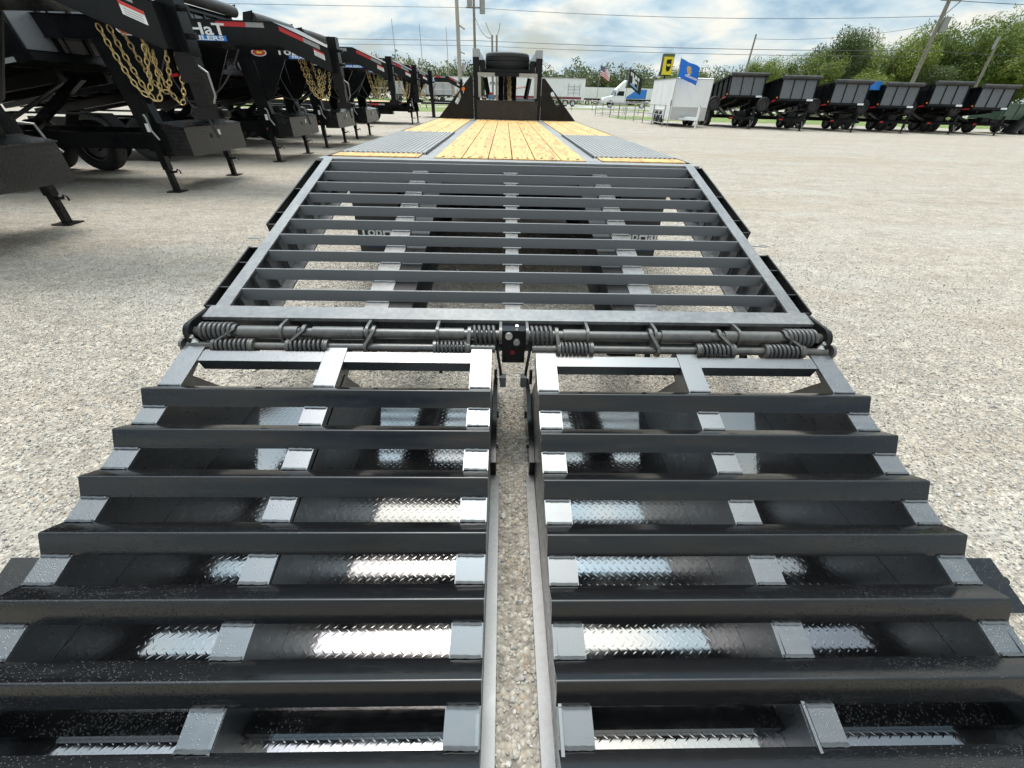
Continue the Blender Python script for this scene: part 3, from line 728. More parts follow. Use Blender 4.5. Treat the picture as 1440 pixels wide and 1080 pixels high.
# narrow nose and coupler further forward
mb = MB()
mb.prism([(NY + 2.6, 1.72), (NY + 3.4, 1.5), (NY + 3.4, 1.72), (NY + 2.6, 1.93)], 0, -.20, .20); mb.cyl((0, NY + 3.3, 1.85), (0, NY + 3.3, 1.02), .075, 14)
part('coupler_nose', mb, black, T)
mb = MB()
for s in (-1, 1): mb.prism([(NY + .5, 1.62), (NY + .9, 1.62), (NY + .7, 1.2)], 0, s * .12 - .05, s * .12 + .05)
part('winch_bracket', mb, black, T)
def chain_mb(pts, R0=.020, wire=.0055, pitch=.055):
    """alternating oval links along a poly-line"""
    P = [Vector(p) for p in pts]; seg = [0]
    for i in range(1, len(P)): seg.append(seg[-1] + (P[i] - P[i - 1]).length)
    def at(d):
        for i in range(1, len(P)):
            if d <= seg[i] or i == len(P) - 1:
                f = (d - seg[i - 1]) / (seg[i] - seg[i - 1]); return P[i - 1].lerp(P[i], f), (P[i] - P[i - 1]).normalized()
    mb = MB(); n = int(seg[-1] / pitch)
    for k in range(n):
        c, t = at((k + .5) * pitch); ref = Vector((1, .3, .2)); u = (ref - t * ref.dot(t)).normalized(); w = t.cross(u)
        if k % 2: u = w
        hl = pitch * .62; lp = [c + t * (math.cos(a) * hl) + u * (math.sin(a) * R0) for a in np.linspace(0, 2 * math.pi, 11)[:-1]]
        mb.tube(lp, wire, 5, closed=True)
    return mb
cat = lambda p, q, sag, n=12: [(p[0] + (q[0] - p[0]) * i / n, p[1] + (q[1] - p[1]) * i / n, p[2] + (q[2] - p[2]) * i / n - sag * 4 * (i / n) * (1 - i / n)) for i in range(n + 1)]
for x in (.02, .06): part('chain', chain_mb(cat((x, NY + .55, 1.60), (x + .02, NY + .8, 1.58), .36), .022, .007, .06), brass, T, 60)
part('jack_leg', MB().box((-1.02, NY + .35, .0), (-.93, NY + .44, 1.0)).box((.93, NY + .35, .0), (1.02, NY + .44, 1.0)), black, T)
part('hose', MB().tube([(-.62, NY + .2, 1.50), (-.70, NY + .22, 1.66), (-.68, NY + .3, 1.74), (-.60, NY + .4, 1.74)], .012, 8), cable, T)
o = part('gauge', MB().cyl((-.30, NY + .25, 1.24), (-.30, NY + .25, 1.31), .05, 12), mat('blue_tank', (.18, .42, .62), .4), T); part('gauge_cap', MB().cyl((-.30, NY + .25, 1.31), (-.30, NY + .25, 1.345), .035, 10), redprint, o)

# ------------------------------------------------------------------ the row of parked gooseneck dump trailers
def neck_y(x):      # half width of the neck (template x: 0 at the jacks, towards the coupler +)
    return float(np.interp(x, [-1.2, 0, 1.9, 2.5], [.62, .55, .40, .19]))
def neck_side(mb, xs, ztop, zbot, th=.01):
    for s in (-1, 1):
        n = len(xs)
        vs = []
        for k in (0, th):
            for x, zt, zb in zip(xs, ztop, zbot):
                y = s * (neck_y(x) - k); vs += [(x, y, zt), (x, y, zb)]
        fs = []
        for i in range(n - 1):
            a = 2 * i; fs += [(a, a + 1, a + 3, a + 2), (2 * n + a, 2 * n + a + 2, 2 * n + a + 3, 2 * n + a + 1), (a, a + 2, 2 * n + a + 2, 2 * n + a), (a + 1, 2 * n + a + 1, 2 * n + a + 3, a + 3)]
        mb.add(vs, fs)
def neck_plate(mb, xs, z, th=.008, up_=1, out=.018):
    n = len(xs); vs = []
    for x, zz in zip(xs, z):
        y = neck_y(x) + out; vs += [(x, -y, zz), (x, y, zz), (x, -y, zz + th), (x, y, zz + th)]
    fs = []
    for i in range(n - 1):
        a = 4 * i; fs += [(a, a + 4, a + 5, a + 1), (a + 2, a + 3, a + 7, a + 6), (a, a + 2, a + 6, a + 4), (a + 1, a + 5, a + 7, a + 3)]
    mb.add(vs, fs)
def sideplate(x0, x1, zf, h, gap=.002, th=.0015):
    """thin sticker on the camera side (-y) of the neck, zf(x) its lower edge"""
    mb = MB(); vs = []
    for k in (0, th):
        for x in (x0, x1):
            y = -(neck_y(x) + gap + k); vs += [(x, y, zf(x)), (x, y, zf(x) + h)]
    return mb.add(vs, [(0, 2, 3, 1), (4, 5, 7, 6), (0, 1, 5, 4), (2, 6, 7, 3), (1, 3, 7, 5), (0, 4, 6, 2)])
def gooseneck(loc, label, flat=False):
    g = thing('gooseneck_trailer', label, 'trailer', (0, 0, 0), 'gooseneck trailers parked in a row')
    xs = [-1.25, 0, 1.9, 2.5]; zt = [2.03, 2.03, 2.03, 1.79]; zb = [1.80, 1.80, 1.80, 1.53]
    mb = MB(); neck_side(mb, xs, zt, zb); neck_plate(mb, xs, [z for z in zt]); neck_plate(mb, xs, [z - .008 for z in zb])
    mb.box((2.495, -.19, 1.53), (2.505, .19, 1.795))
    nk = part('neck', mb, black, g, 20)
    zlow = lambda x: float(np.interp(x, [0, 1.9, 2.5], [1.80, 1.80, 1.53])); zhi = lambda x: float(np.interp(x, [0, 1.9, 2.5], [2.03, 2.03, 1.79]))
    part('red_reflector', sideplate(1.18, 1.55, lambda x: zhi(x) - .058, .05), red, nk); part('white_reflector', sideplate(1.55, 1.78, lambda x: zhi(x) - .058, .05), refl_white, nk)
    part('red_reflector', sideplate(1.96, 2.22, lambda x: zhi(x) - .058, .05), red, nk); part('white_reflector', sideplate(2.22, 2.40, lambda x: zhi(x) - .058, .05), refl_white, nk)
    st = part('warning_sticker', sideplate(2.32, 2.44, lambda x: zlow(x) + .10, .075), whitep, nk); part('sticker_band', sideplate(2.32, 2.44, lambda x: zlow(x) + .155, .02, .004), redprint, st)
    mbl = MB()
    for k in range(3): mbl.merge(sideplate(2.335, 2.425, lambda x, k=k: zlow(x) + .110 + k * .014, .003, .004))
    part('sticker_print', mbl, mat('grey_print', (.25, .25, .25), .6), st)
    # the maker's lettering on the flat of the neck
    def onneck(x, z):
        d = (Vector((x + .1, -neck_y(x + .1))) - Vector((x, -neck_y(x)))).normalized()
        return face((x, -(neck_y(x) + .003), z), (d.x, d.y, 0), (0, 0, 1))
    text('TopHaT', .17, whitep, nk, onneck(.38, 1.882), bold=.0035, width=.90); part('logo_band', sideplate(.62, 1.26, lambda x: 1.820, .056, .002), blue, nk)
    text('TRAILERS', .062, whitep, nk, onneck(.65, 1.8265), bold=.002, width=.58)
    ov = []
    for a in np.linspace(0, 2 * math.pi, 21)[:-1]: ov.append((.06 + .145 * math.cos(a), 1.905 + .062 * math.sin(a)))
    def onside(poly, gp, th=.0015):
        n = len(poly); vs = [(x, -(neck_y(x) + gp), z) for x, z in poly] + [(x, -(neck_y(x) + gp + th), z) for x, z in poly]
        return MB().add(vs, [tuple(range(n))[::-1], tuple(range(n, 2 * n))] + [(i, (i + 1) % n, n + (i + 1) % n, n + i) for i in range(n)])
    em = part('emblem', onside(ov, .002), whitep, nk)
    part('emblem_field', onside([(.06 + (x - .06) * .86, 1.905 + (z - 1.905) * .8) for x, z in ov], .004), redprint, em)
    part('emblem_flash', onside([(.0, 1.89), (.10, 1.885), (.14, 1.925), (.07, 1.915), (.04, 1.935)], .006), yellow, em)
    # coupler
    cp = part('coupler', MB().beam((2.52, 0, 1.50), (2.52, 0, 1.93), .13, .13, (1, 0, 0)), black, g)
    part('inner_tube', MB().beam((2.53, 0, 1.17), (2.53, 0, 1.52), .105, .105, (1, 0, 0)), black_flat, cp)
    part('coupler_foot', MB().box((2.44, -.075, 1.09), (2.64, .075, 1.17)).cyl((2.64, 0, 1.13), (2.69, 0, 1.13), .03, 10), black_flat, cp)
    for z in (1.62, 1.78): part('bolt', MB().cyl((2.585, -.02, z), (2.65, -.02, z), .02, 8), black_flat, cp)
    part('sleeve_plate', MB().box((2.45, -.078, 1.33), (2.60, -.066, 1.50)), black_flat, cp)
    part('breakaway_lever', MB().tube([(2.60, -.05, 1.44), (2.66, -.06, 1.40), (2.66, -.06, 1.25), (2.63, -.06, 1.2)], .008, 6), galv, cp)
    # uprights, gussets and jacks
    for s in (-1, 1):
        ym = s * .70
        mb = MB().prism([(.53, -.12), (1.80, -.30), (1.80, -.08), (.53, .13)], 1, ym - .06, ym + .06) if False else MB()
        poly = [(-.13, .53), (.13, .53), (-.02, 1.80), (-.30, 1.80)]
        mb.prism([(z, x) for x, z in poly], 1, ym - .07, ym + .07)
        mb.box((-.30, min(ym, s * .50), 1.72), (-.02, max(ym, s * .50), 1.798))
        u = part('upright', mb, black, g)
        gp = [(.0, 1.80), (.62, 1.80), (.20, 1.18), (.06, 1.10)]
        part('gusset_plate', MB().prism([(z, x) for x, z in gp], 1, ym - .012, ym + .012), black, g)
        part('lower_gusset', MB().prism([(.53, -.13), (.53, -.22), (.78, -.22), (1.15, -.14)], 1, ym - .012, ym + .012), black, g)
        jk = part('jack_leg', MB().box((-.045, s * .80 - .045, .30), (.045, s * .80 + .045, 1.0)), black, g)
        part('inner_leg', MB().box((-.034, s * .80 - .034, .012), (.034, s * .80 + .034, .30)), black_flat, jk)
        part('foot_plate', MB().box((-.10, s * .80 - .10, .002), (.10, s * .80 + .10, .014)), black_flat, jk)
        part('jack_pin', MB().cyl((.034, s * .80, .27), (.11, s * .80, .275), .016, 8).tube([(.11, s * .80, .275), (.13, s * .80, .31), (.16, s * .80, .29), (.165, s * .80, .25)], .010, 6), galv if False else black_flat, jk)
        if s < 0: part('leg_hole', MB().box((-.008, s * .80 - .0355, .075), (.008, s * .80 - .034, .09)).box((-.008, s * .80 - .0355, .135), (.008, s * .80 - .034, .15)).box((-.008, s * .80 - .0355, .195), (.008, s * .80 - .034, .21)), mat('hole', (.004, .004, .004), .9), jk)
        part('crank', MB().tube([(.02, s * .86, .98), (.10, s * .95, .96), (.12, s * .97, .80), (.20, s * 1.0, .70)], .012, 6), galv, jk)
        part('danger_sticker', MB().box((.128, ym - .05, .72), (.131, ym + .05, .90)) if False else MB().box((-.03, s * .80 - .0475, .78), (.025, s * .80 - .0455, .88)), whitep, u)
    ml = part('marker_light', MB().cyl((-.06, -.771, .62), (-.06, -.783, .62), .03, 12), orange, g)
    # treadplate toolbox between the jacks
    if not flat:
        bx_ = part('toolbox', MB().prism([(.47, .06), (.47, .42), (.82, .42), (.88, .06)], 1, -.74, .74), tread_box, g)
        part('lid', MB().prism([(.822, .432), (.884, .055), (.892, .055), (.832, .437)], 1, -.755, .755), tread_box, bx_)
        part('latch', MB().box((.42, .03, .70), (.428, .09, .77)), zinc, bx_); part('lock', MB().box((.42, -.18, .67), (.427, -.13, .73)), black_flat, bx_)
    part('front_rail', MB().box((-.30, -.62, .55), (-.16, .62, .76)), black, g)
    # safety chains and cables
    for (y0, dx, sag) in ((-.19, 0, .36), (-.13, .03, .40), (.06, -.02, .34), (.13, .05, .42)):
        part('safety_chain', chain_mb(cat((2.06 + dx, y0, 1.66), (2.30 + dx * .5, y0 + .05, 1.56), sag, 18), .0145, .0044, .041), brass, g, 60)
    part('brake_cable', MB().tube([(.30, -.45, 1.79), (.38, -.55, 1.45), (.55, -.62, 1.15), (.62, -.62, .98), (.56, -.60, .90), (.50, -.58, 1.0), (.56, -.58, 1.10), (.70, -.55, .95), (.74, -.55, .80)], .010, 6), cable, g)
    part('cable_plug', MB().cyl((.73, -.55, .86), (.77, -.55, .70), .022, 8), cable, g)
    part('hose', MB().tube(cat((.10, -.50, 1.3), (1.3, -.30, 1.75), .35), .011, 6), cable, g)
    # long frame and wheels
    for s in (-1, 1): part('frame_rail', MB().box((-5.2 if not flat else -8, s * .55 - .05, .54), (-.28, s * .55 + .05, .74)), black, g)
    for x in (-2.45, -3.35):
        for s in (-1, 1): wheel(g, (x, s * 1.05, .40), .40, .26, 1, 24)
    for s in (-1, 1): part('fender', MB().prism([(z, x) for x, z in [(-1.85, .62), (-2.05, .88), (-3.75, .88), (-3.95, .62), (-3.97, .62), (-3.76, .90), (-2.04, .90), (-1.83, .62)]], 1, s * 1.05 - .15, s * 1.05 + .15), black, g)
    if not flat:
        RB = Matrix.Translation((-5.1, 0, .95)) @ Matrix.Rotation(-R(9.0), 4, 'Y') @ Matrix.Translation((5.1, 0, -.95))
        bd = part('dump_body', MB().box((-5.1, -1.0, .95), (-.95, -.97, 1.88)).box((-5.1, .97, .95), (-.95, 1.0, 1.88)).box((-5.1, -.97, .95), (-.95, .97, .99)).box((-.98, -.97, .99), (-.95, .97, 1.88)).xform(RB), black, g)
        mbr = MB()
        for s in (-1, 1):
            for x in np.arange(-5.0, -.9, .6): mbr.box((x, s * 1.03 - .03, .95), (x + .09, s * 1.03 + .03, 1.86))
            mbr.box((-5.1, s * 1.03 - .045, 1.86), (-.93, s * 1.03 + .045, 1.95)); mbr.box((-5.1, s * 1.02 - .04, .88), (-.93, s * 1.02 + .04, .96))
        for y in (-.5, 0, .5): mbr.box((-.95, y - .03, .95), (-.90, y + .03, 1.86))
        mbr.box((-.96, -1.05, 1.86), (-.88, 1.05, 1.95)); mbr.box((-.96, -1.05, .88), (-.86, 1.05, .97))
        part('body_rib', mbr.xform(RB), black, bd)
        for k in range(3): part('front_panel', MB().box((-.949, -.96 + k * .65, 1.0), (-.93, -.96 + k * .65 + .60, 1.83)).xform(RB), greyp, bd)
        mbr = MB()
        for x in np.arange(-4.9, -1.0, .45): mbr.box((x, -.95, .87), (x + .06, .95, .948))
        for s in (-1, 1): mbr.box((-5.1, s * .42 - .05, .72), (-1.2, s * .42 + .05, .868))
        part('floor_channel', mbr.xform(RB), black_flat, bd)
        part('tarp_roll', MB().tube([(-.80, -1.08, 2.03), (-.80, -.5, 2.04), (-.80, .5, 2.035), (-.80, 1.08, 2.03)], .105, 14).xform(RB), tarp, bd)
        part('tarp_shroud', MB().prism([(1.95, -1.05), (2.14, -.95), (2.14, -.72), (1.95, -.86)], 1, -1.12, -1.09).prism([(1.95, -1.05), (2.14, -.95), (2.14, -.72), (1.95, -.86)], 1, 1.09, 1.12).xform(RB), black_flat, bd)
        part('red_reflector', MB().box((-1.55, -1.068, .89), (-1.30, -1.062, .94)).xform(RB), red, bd); part('white_reflector', MB().box((-1.30, -1.068, .89), (-1.08, -1.062, .94)).xform(RB), refl_white, bd)
        part('hoist', MB().beam((-2.6, 0, .62), (-1.3, 0, 1.40), .10, .10), black, g); part('hoist_rod', MB().cyl((-3.0, .0, .70), (-1.5, 0, 1.36), .028, 8), silver, g)
    else:
        for k in range(12):
            y0 = -1.2 + k * .2
            part('plank', MB().box((-9, y0, .90), (-.35, y0 + .195, .94)), wood, g, 0)
        part('side_rail', MB().box((-9, -1.24, .72), (-.32, -1.2, .93)).box((-9, 1.2, .72), (-.32, 1.24, .93)), black, g)
        part('red_reflector', MB().box((-1.9, -1.247, .80), (-1.5, -1.242, .86)), red, g); part('white_reflector', MB().box((-1.5, -1.247, .80), (-1.2, -1.242, .86)), refl_white, g)
        part('side_box', MB().box((-2.6, -1.0, .42), (-.9, -.7, .72)), black, g); part('side_sticker', MB().box((-3.1, -1.247, .78), (-2.5, -1.242, .86)), whitep, g)
        part('winch_post', MB().box((-.20, -.70, .5), (-.02, -.55, 1.80)).box((-.20, .55, .5), (-.02, .70, 1.80)), black, g)
    g.location = loc; WL[g.name] = Vector((0, 0, 0))
    return g
GL = ['nearest gooseneck dump trailer, cut off by the left edge, its brass chains closest',
      'second gooseneck trailer in the row, its lettered neck reaching past the first brass chains',
      'third gooseneck trailer in the row, round red emblem visible under the second neck',
      'fourth gooseneck trailer in the row with black toolbox behind the third coupler',
      'fifth gooseneck dump trailer, last with a dump body before the flatbed']
g0 = gooseneck((-5.05, 4.1, 0), GL[0])
for (y, lab) in zip((7.6, 11.05, 14.0, 16.85), GL[1:]):
    c = tree_copy(g0); c.location = (-5.05, y, 0); c['label'] = lab
gooseneck((-4.78, 25.5, 0), 'far gooseneck flatbed with pale wood deck at the end of the row', True)

# ------------------------------------------------------------------ raised dump trailers across the yard
def dump_trailer(label, pitch=10.5):
    """template: front lower edge of the bed at y=0, axis along +y, x centred"""
    g = thing('dump_trailer', label, 'trailer', (0, 0, 0), 'raised dump trailers across the yard')
    ca, sa = math.cos(R(pitch)), math.sin(R(pitch)); HZ = .80; LB = 4.2
    def tp(y, z): return (y * ca - (z) * -sa * 0 + z * sa * 0 + 0 + (z * sa * -0), 0)
    Mx = Matrix.Translation((0, LB * ca, HZ)) @ Matrix.Rotation(-R(pitch), 4, 'X') @ Matrix.Translation((0, -LB, 0))
    # Rotation(-p) about x lifts the -y end
    bd = part('dump_body', MB().box((-1.0, 0, 0), (1.0, .03, 1.0)).box((-1.03, .0, 0), (-1.0, LB, 1.0)).box((1.0, .0, 0), (1.03, LB, 1.0)).box((-1.0, 0.03, 0), (1.0, LB, .04)).box((-1.0, LB - .03, .04), (1.0, LB, 1.0)).xform(Mx), black, g)
    for k in range(3): part('front_panel', MB().box((-.98 + k * .66, -.012, .06), (-.98 + k * .66 + .63, -.001, .93)).xform(Mx), greyp, bd)
    mb = MB()
    for x in (-1.0, -.335, .325, 1.0): mb.box((x - .02, -.05, .0), (x + .02, -.0125, .95))
    mb.box((-1.06, -.06, .93), (1.06, .02, 1.0)); mb.box((-1.06, -.06, -.05), (1.06, .03, .04))
    for s in (-1, 1):
        for y in np.arange(.25, LB, .62): mb.box((s * 1.06 - .03, y, 0), (s * 1.06 + .03, y + .08, .95))
        mb.box((s * 1.07 - .05, .0, .95), (s * 1.07 + .05, LB, 1.03)); mb.box((s * 1.05 - .04, 0, -.06), (s * 1.05 + .04, LB, .02))
    part('body_rib', mb.xform(Mx), black, bd)
    mb = MB()
    for y in np.arange(.3, LB, .4): mb.box((-1.0, y, -.08), (1.0, y + .06, -.002))
    for s in (-1, 1): mb.box((s * .45 - .05, .2, -.2), (s * .45 + .05, LB, -.081))
    part('floor_channel', mb.xform(Mx), black_flat, bd)
    part('tarp_roll', MB().cyl((-1.08, -.10, 1.03), (1.08, -.10, 1.03), .10, 12).xform(Mx), tarp, bd)
    part('clearance_light', MB().box((-1.12, -.02, .06), (-1.07, .02, .13)).xform(Mx), orange, bd)
    part('name_plate', MB().box((.62, -.075, -.045), (.98, -.062, .045)).xform(Mx), whitep, bd)
    part('red_reflector', MB().box((-1.1, .1, -.05), (-1.095, .5, .01)).xform(Mx), red, bd)
    # chassis
    mb = MB()
    for s in (-1, 1): mb.box((s * .5 - .05, -.2, .48), (s * .5 + .05, LB + .1, .62)); mb.beam((s * .5, -.2, .55), (0, -1.35, .55), .09, .12)
    mb.box((-.72, -.30, .45), (.78, -.22, .58)); mb.box((-.9, 1.6, .45), (.9, 1.7, .6)); mb.box((-.9, 2.6, .45), (.9, 2.7, .6))
    part('chassis', mb, black, g)
    for k, (x0, x1, m_) in enumerate(((-.70, -.35, red), (-.35, .12, refl_white), (.12, .48, red), (.48, .76, refl_white))):
        part('red_reflector' if m_ is red else 'white_reflector', MB().box((x0, -.306, .49), (x1, -.301, .55)), m_, g)
    for s in (-1, 1):
        for y in (1.75, 2.65): wheel(g, (s * 1.15, y, .38), .38, .24, 0, 20)
        part('fender', MB().prism([(1.2, .55), (1.4, .82), (3.0, .82), (3.2, .55), (3.22, .56), (3.02, .84), (1.38, .84), (1.18, .56)], 0, s * 1.15 - .14, s * 1.15 + .14), black, g)
    part('battery_box', MB().box((-.22, -.20, .63), (.22, .15, .84)), black_flat, g)
    jk = part('jack_leg', MB().box((.32, -.88, .25), (.42, -.78, .95)), black_flat, g); part('inner_leg', MB().box((.34, -.86, .012), (.40, -.80, .25)), black, jk); part('foot_plate', MB().box((.28, -.92, .001), (.46, -.74, .013)), black, jk)
    part('coupler', MB().beam((0, -1.30, .55), (0, -1.62, .52), .12, .12), black_flat, g)
    part('hoist', MB().beam((-.25, 1.0, .55), (-.25, 2.3, .98), .10, .10).beam((.25, 1.0, .55), (.25, 2.3, .98), .10, .10), silver, g)
    # spare on a side arm
    sw = wheel(g, (-1.50, .55, 1.20), .36, .22, 1, 22, rim_black, 'spare_wheel'); part('spare_arm', MB().beam((-.5, .72, .56), (-1.45, .72, 1.18), .07, .07), black, g)
    part('safety_chain', MB().tube([(.1, -1.2, .5), (.2, -1.25, .15), (.3, -1.2, .4)], .018, 5), galv, g)
    return g
DL = ['raised black dump trailer beside the white enclosed trailer', 'raised black dump trailer, second to the right of the white enclosed trailer',
      'raised black dump trailer with a bright blue box behind its top corner', 'raised black dump trailer between the blue box and the leaning pole, spare tyre facing out',
      'raised black dump trailer, next to last before the low green one', 'raised black dump trailer beside the low green dump trailer']
d0 = dump_trailer(DL[0])
DX = [(14.10, 28.9, 1.0), (16.62, 28.0, .97), (19.65, 28.0, .86), (22.6, 28.0, .82), (25.45, 28.0, .90), (28.2, 28.0, .84)]
for i, (x, y, zs) in enumerate(DX):
    c = d0 if i == 0 else tree_copy(d0); c.location = (x, y, 0); c['label'] = DL[i]
    if i:      # each bed is raised to its own height about its rear hinge
        for ch in c.children:
            if ch.name.startswith('dump_body'):
                hy, hz, an = 4.2 * math.cos(R(10.5)), .80, R((0, 1.6, 3.4, 4.3, 2.6, 3.9)[i])
                ch.matrix_local = Matrix.Translation((0, hy, hz)) @ Matrix.Rotation(an, 4, 'X') @ Matrix.Translation((0, -hy, -hz))
d0.location = (14.10, 28.9, 0)
o = part('blue_tarp_box', MB().box((21.15, 28.35, 2.02), (21.55, 28.7, 2.40)).box((21.13, 28.33, 2.36), (21.57, 28.72, 2.42)), blue); tag(o, 'bright blue box at the top corner of the third dump trailer', 'box')
# low green dump trailer
g = thing('green_dump_trailer', 'low dark green dump trailer at the far right of the row', 'trailer', (32.2, 29.5, 0))
bd = part('dump_body', MB().box((30.4, 29.2, .75), (36.6, 29.25, 1.5)).box((30.4, 31.2, .75), (36.6, 31.25, 1.5)).box((30.4, 29.25, .75), (36.6, 31.2, .80)).box((30.4, 29.25, .80), (30.45, 31.2, 1.5)), greenp, g)
for k in range(8): part('rib', MB().box((30.5 + k * .75, 29.15, .75), (30.58 + k * .75, 29.199, 1.5)), greenp, bd)
part('top_rail', MB().box((30.38, 29.14, 1.5), (36.62, 29.26, 1.57)), greenp, bd)
part('frame', MB().box((30.2, 29.4, .52), (36.6, 29.5, .74)).box((30.2, 30.9, .52), (36.6, 31.0, .74)), black, g)
for x in (32.6, 33.5): wheel(g, (x, 29.3, .38), .38, .24, 1, 20); wheel(g, (x, 31.1, .38), .38, .24, 1, 20)
part('ramp_gate', MB().beam((31.2, 28.9, .1), (32.0, 29.0, 1.05), .9, .05), black_flat, g)

# ------------------------------------------------------------------ white enclosed cargo trailer
g = thing('cargo_trailer', 'white enclosed cargo trailer with silver stone guard on its front', 'trailer', (10.8, 30.5, 0))
X0, X1, Y0, Y1 = 9.80, 11.86, 28.5, 33.0
bd = part('body', MB().prism([(Y0, .34), (Y1, .34), (Y1, 2.30), (Y0 + .10, 2.36), (Y0, 2.30)], 0, X0, X1), white, g)
part('roof_trim', MB().box((X0 - .012, Y0 - .012, 2.28), (X1 + .012, Y0 + .03, 2.33)).box((X0 - .012, Y0, 2.30), (X0 + .02, Y1, 2.35)), silver, bd)
part('stone_guard', MB().box((X0 - .004, Y0 - .008, .36), (X1 + .004, Y0 - .001, .98)), silver, bd)
for z in (.55, .75): part('corner_trim', MB().box((X0 - .008, Y0 - .006, z * 0 + .34 if z < .6 else 1.0), (X0 - .001, Y0 + .06, 2.28 if z > .6 else .98)), silver, bd)
part('side_seam', MB().box((X0 - .004, 29.7, .36), (X0 - .001, 29.71, 2.28)).box((X0 - .004, 30.9, .36), (X0 - .001, 30.91, 2.28)).box((X0 - .004, 32.1, .36), (X0 - .001, 32.11, 2.28)), silver, bd)
part('marker_light', MB().box((X0 + .6, Y0 - .02, 2.15), (X0 + .72, Y0 - .002, 2.19)), orange, bd)
dr = part('side_door', MB().box((X0 - .012, 28.75, .42), (X0 - .001, 29.55, 2.15)), white, g); part('handle', MB().box((X0 - .03, 28.82, 1.02), (X0 - .013, 28.87, 1.30)), black_flat, dr)
for y in (30.35, 31.2):
    for x in (X0 - .06, X1 - .18): wheel(g, (x + .11, y, .37), .37, .22, 0, 22, rim_black)
part('fender', MB().prism([(29.85, .5), (29.95, .80), (31.6, .80), (31.7, .5), (31.72, .5), (31.62, .83), (29.93, .83), (29.83, .5)], 0, X0 - .09, X0 - .003), white, g)
part('tongue', MB().beam((10.3, 28.5, .42), (10.83, 27.1, .42), .08, .10).beam((11.36, 28.5, .42), (10.83, 27.1, .42), .08, .10).box((10.55, 27.7, .44), (11.1, 28.3, .52)), whitep, g)
jk = part('jack', MB().box((10.93, 27.35, .2), (11.03, 27.45, 1.05)).box((10.9, 27.3, .002), (11.06, 27.5, .02)).box((10.95, 27.37, .02), (11.01, 27.43, .2)), whitep, g); part('crank', MB().tube([(10.98, 27.4, 1.05), (10.98, 27.3, 1.08), (10.98, 27.25, .95)], .015, 6), galv, jk)

# ------------------------------------------------------------------ flags
def flag_grid(w, h, nx, ny, droop, curl, seed):
    """a waving cloth: returns function (u,v)->(x,y,z) hanging from its hoist"""
    def f(u, v): return (w * u * .92 + .03 * math.sin(v * 5), .16 * math.sin(u * 7 + seed + v) * u, -h * (1 - v) - droop * u ** 1.3 + curl * math.sin(u * 6 + seed) * u)
    return f
def flag_patch(f, u0, u1, v0, v1, off, nx=8, ny=4):
    mb = MB(); vs = []
    for s in (0, 1):
        for j in range(ny + 1):
            for i in range(nx + 1):
                p = f(u0 + (u1 - u0) * i / nx, v0 + (v1 - v0) * j / ny); vs.append((p[0], p[1] + off * (1 if s else -1), p[2]))
    k = (nx + 1) * (ny + 1); fs = []
    for j in range(ny):
        for i in range(nx):
            a = j * (nx + 1) + i; q = (a, a + 1, a + nx + 2, a + nx + 1); fs += [q, tuple(t + k for t in q[::-1])]
    e = [j for j in range(nx + 1)]; 
    for i in range(nx):
        fs.append((i + 1, i, k + i, k + i + 1)); b = ny * (nx + 1) + i; fs.append((b, b + 1, k + b + 1, k + b))
    for j in range(ny):
        a = j * (nx + 1); fs.append((a, a + nx + 1, k + a + nx + 1, k + a)); b = a + nx; fs.append((b + nx + 1, b, k + b, k + b + nx + 1))
    return mb.add(vs, fs)
def flagpole(loc, ztop, label, w, h, droop, seed, r=.028):
    g = thing('flagpole', label, 'flagpole', loc)
    part('pole', MB().tube([(loc[0], loc[1], 0), (loc[0] + .02, loc[1], ztop + .06)], [r, r * .6], 8), galv, g)
    f0 = flag_grid(w, h, 8, 4, droop, .06, seed); return g, (lambda u, v: (loc[0] + .03 + f0(u, v)[0], loc[1] + f0(u, v)[1], ztop + f0(u, v)[2]))
g, f = flagpole((8.42, 45.2, 0), 3.65, 'flagpole flying the red, white and blue striped flag with stars', 1.0, .72, .42, 1)
fl = part('flag', flag_patch(f, 0, 1, 0, 1, .003), whitef, g, 60)
for k in range(7): part('stripe', flag_patch(f, 0.0 if k < 3 else .42, 1, k * 2 / 13, (k * 2 + 1) / 13, .006, 8, 1), redf, fl, 60)
part('canton', flag_patch(f, 0, .42, 7 / 13 - .03, 1, .008, 5, 4), navy, fl, 60)
mb = MB()
for j in range(5):
    for i in range(6): u, v = .04 + i * .065, .57 + j * .085; mb.merge(flag_patch(f, u, u + .022, v, v + .03, .010, 1, 1))
part('stars', mb, whitef, fl, None)
g, f = flagpole((11.35, 46.5, 0), 3.55, 'flagpole flying the black flag with white TH logo', 1.45, 1.25, .75, 2)
fl = part('flag', flag_patch(f, 0, 1, 0, 1, .003), blackf, g, 60)
mb = MB()
for r_ in ((.14, .84, .68, .88), (.28, .46, .26, .68), (.66, .84, .26, .68), (.46, .66, .42, .56)): mb.merge(flag_patch(f, r_[0], r_[1], r_[2], r_[3], .006, 4, 3))
part('logo', mb, whitef, fl, 60); part('logo_band', flag_patch(f, .16, .82, .14, .23, .006, 6, 2), mat('light_blue_cloth', (.25, .48, .80), .8), fl, 60)
g, f = flagpole((9.50, 27.9, 0), 3.16, 'flagpole flying the blue state flag beside the white cargo trailer', 1.18, .80, .40, 3)
fl = part('flag', flag_patch(f, 0, 1, 0, 1, .003), bluef, g, 60)
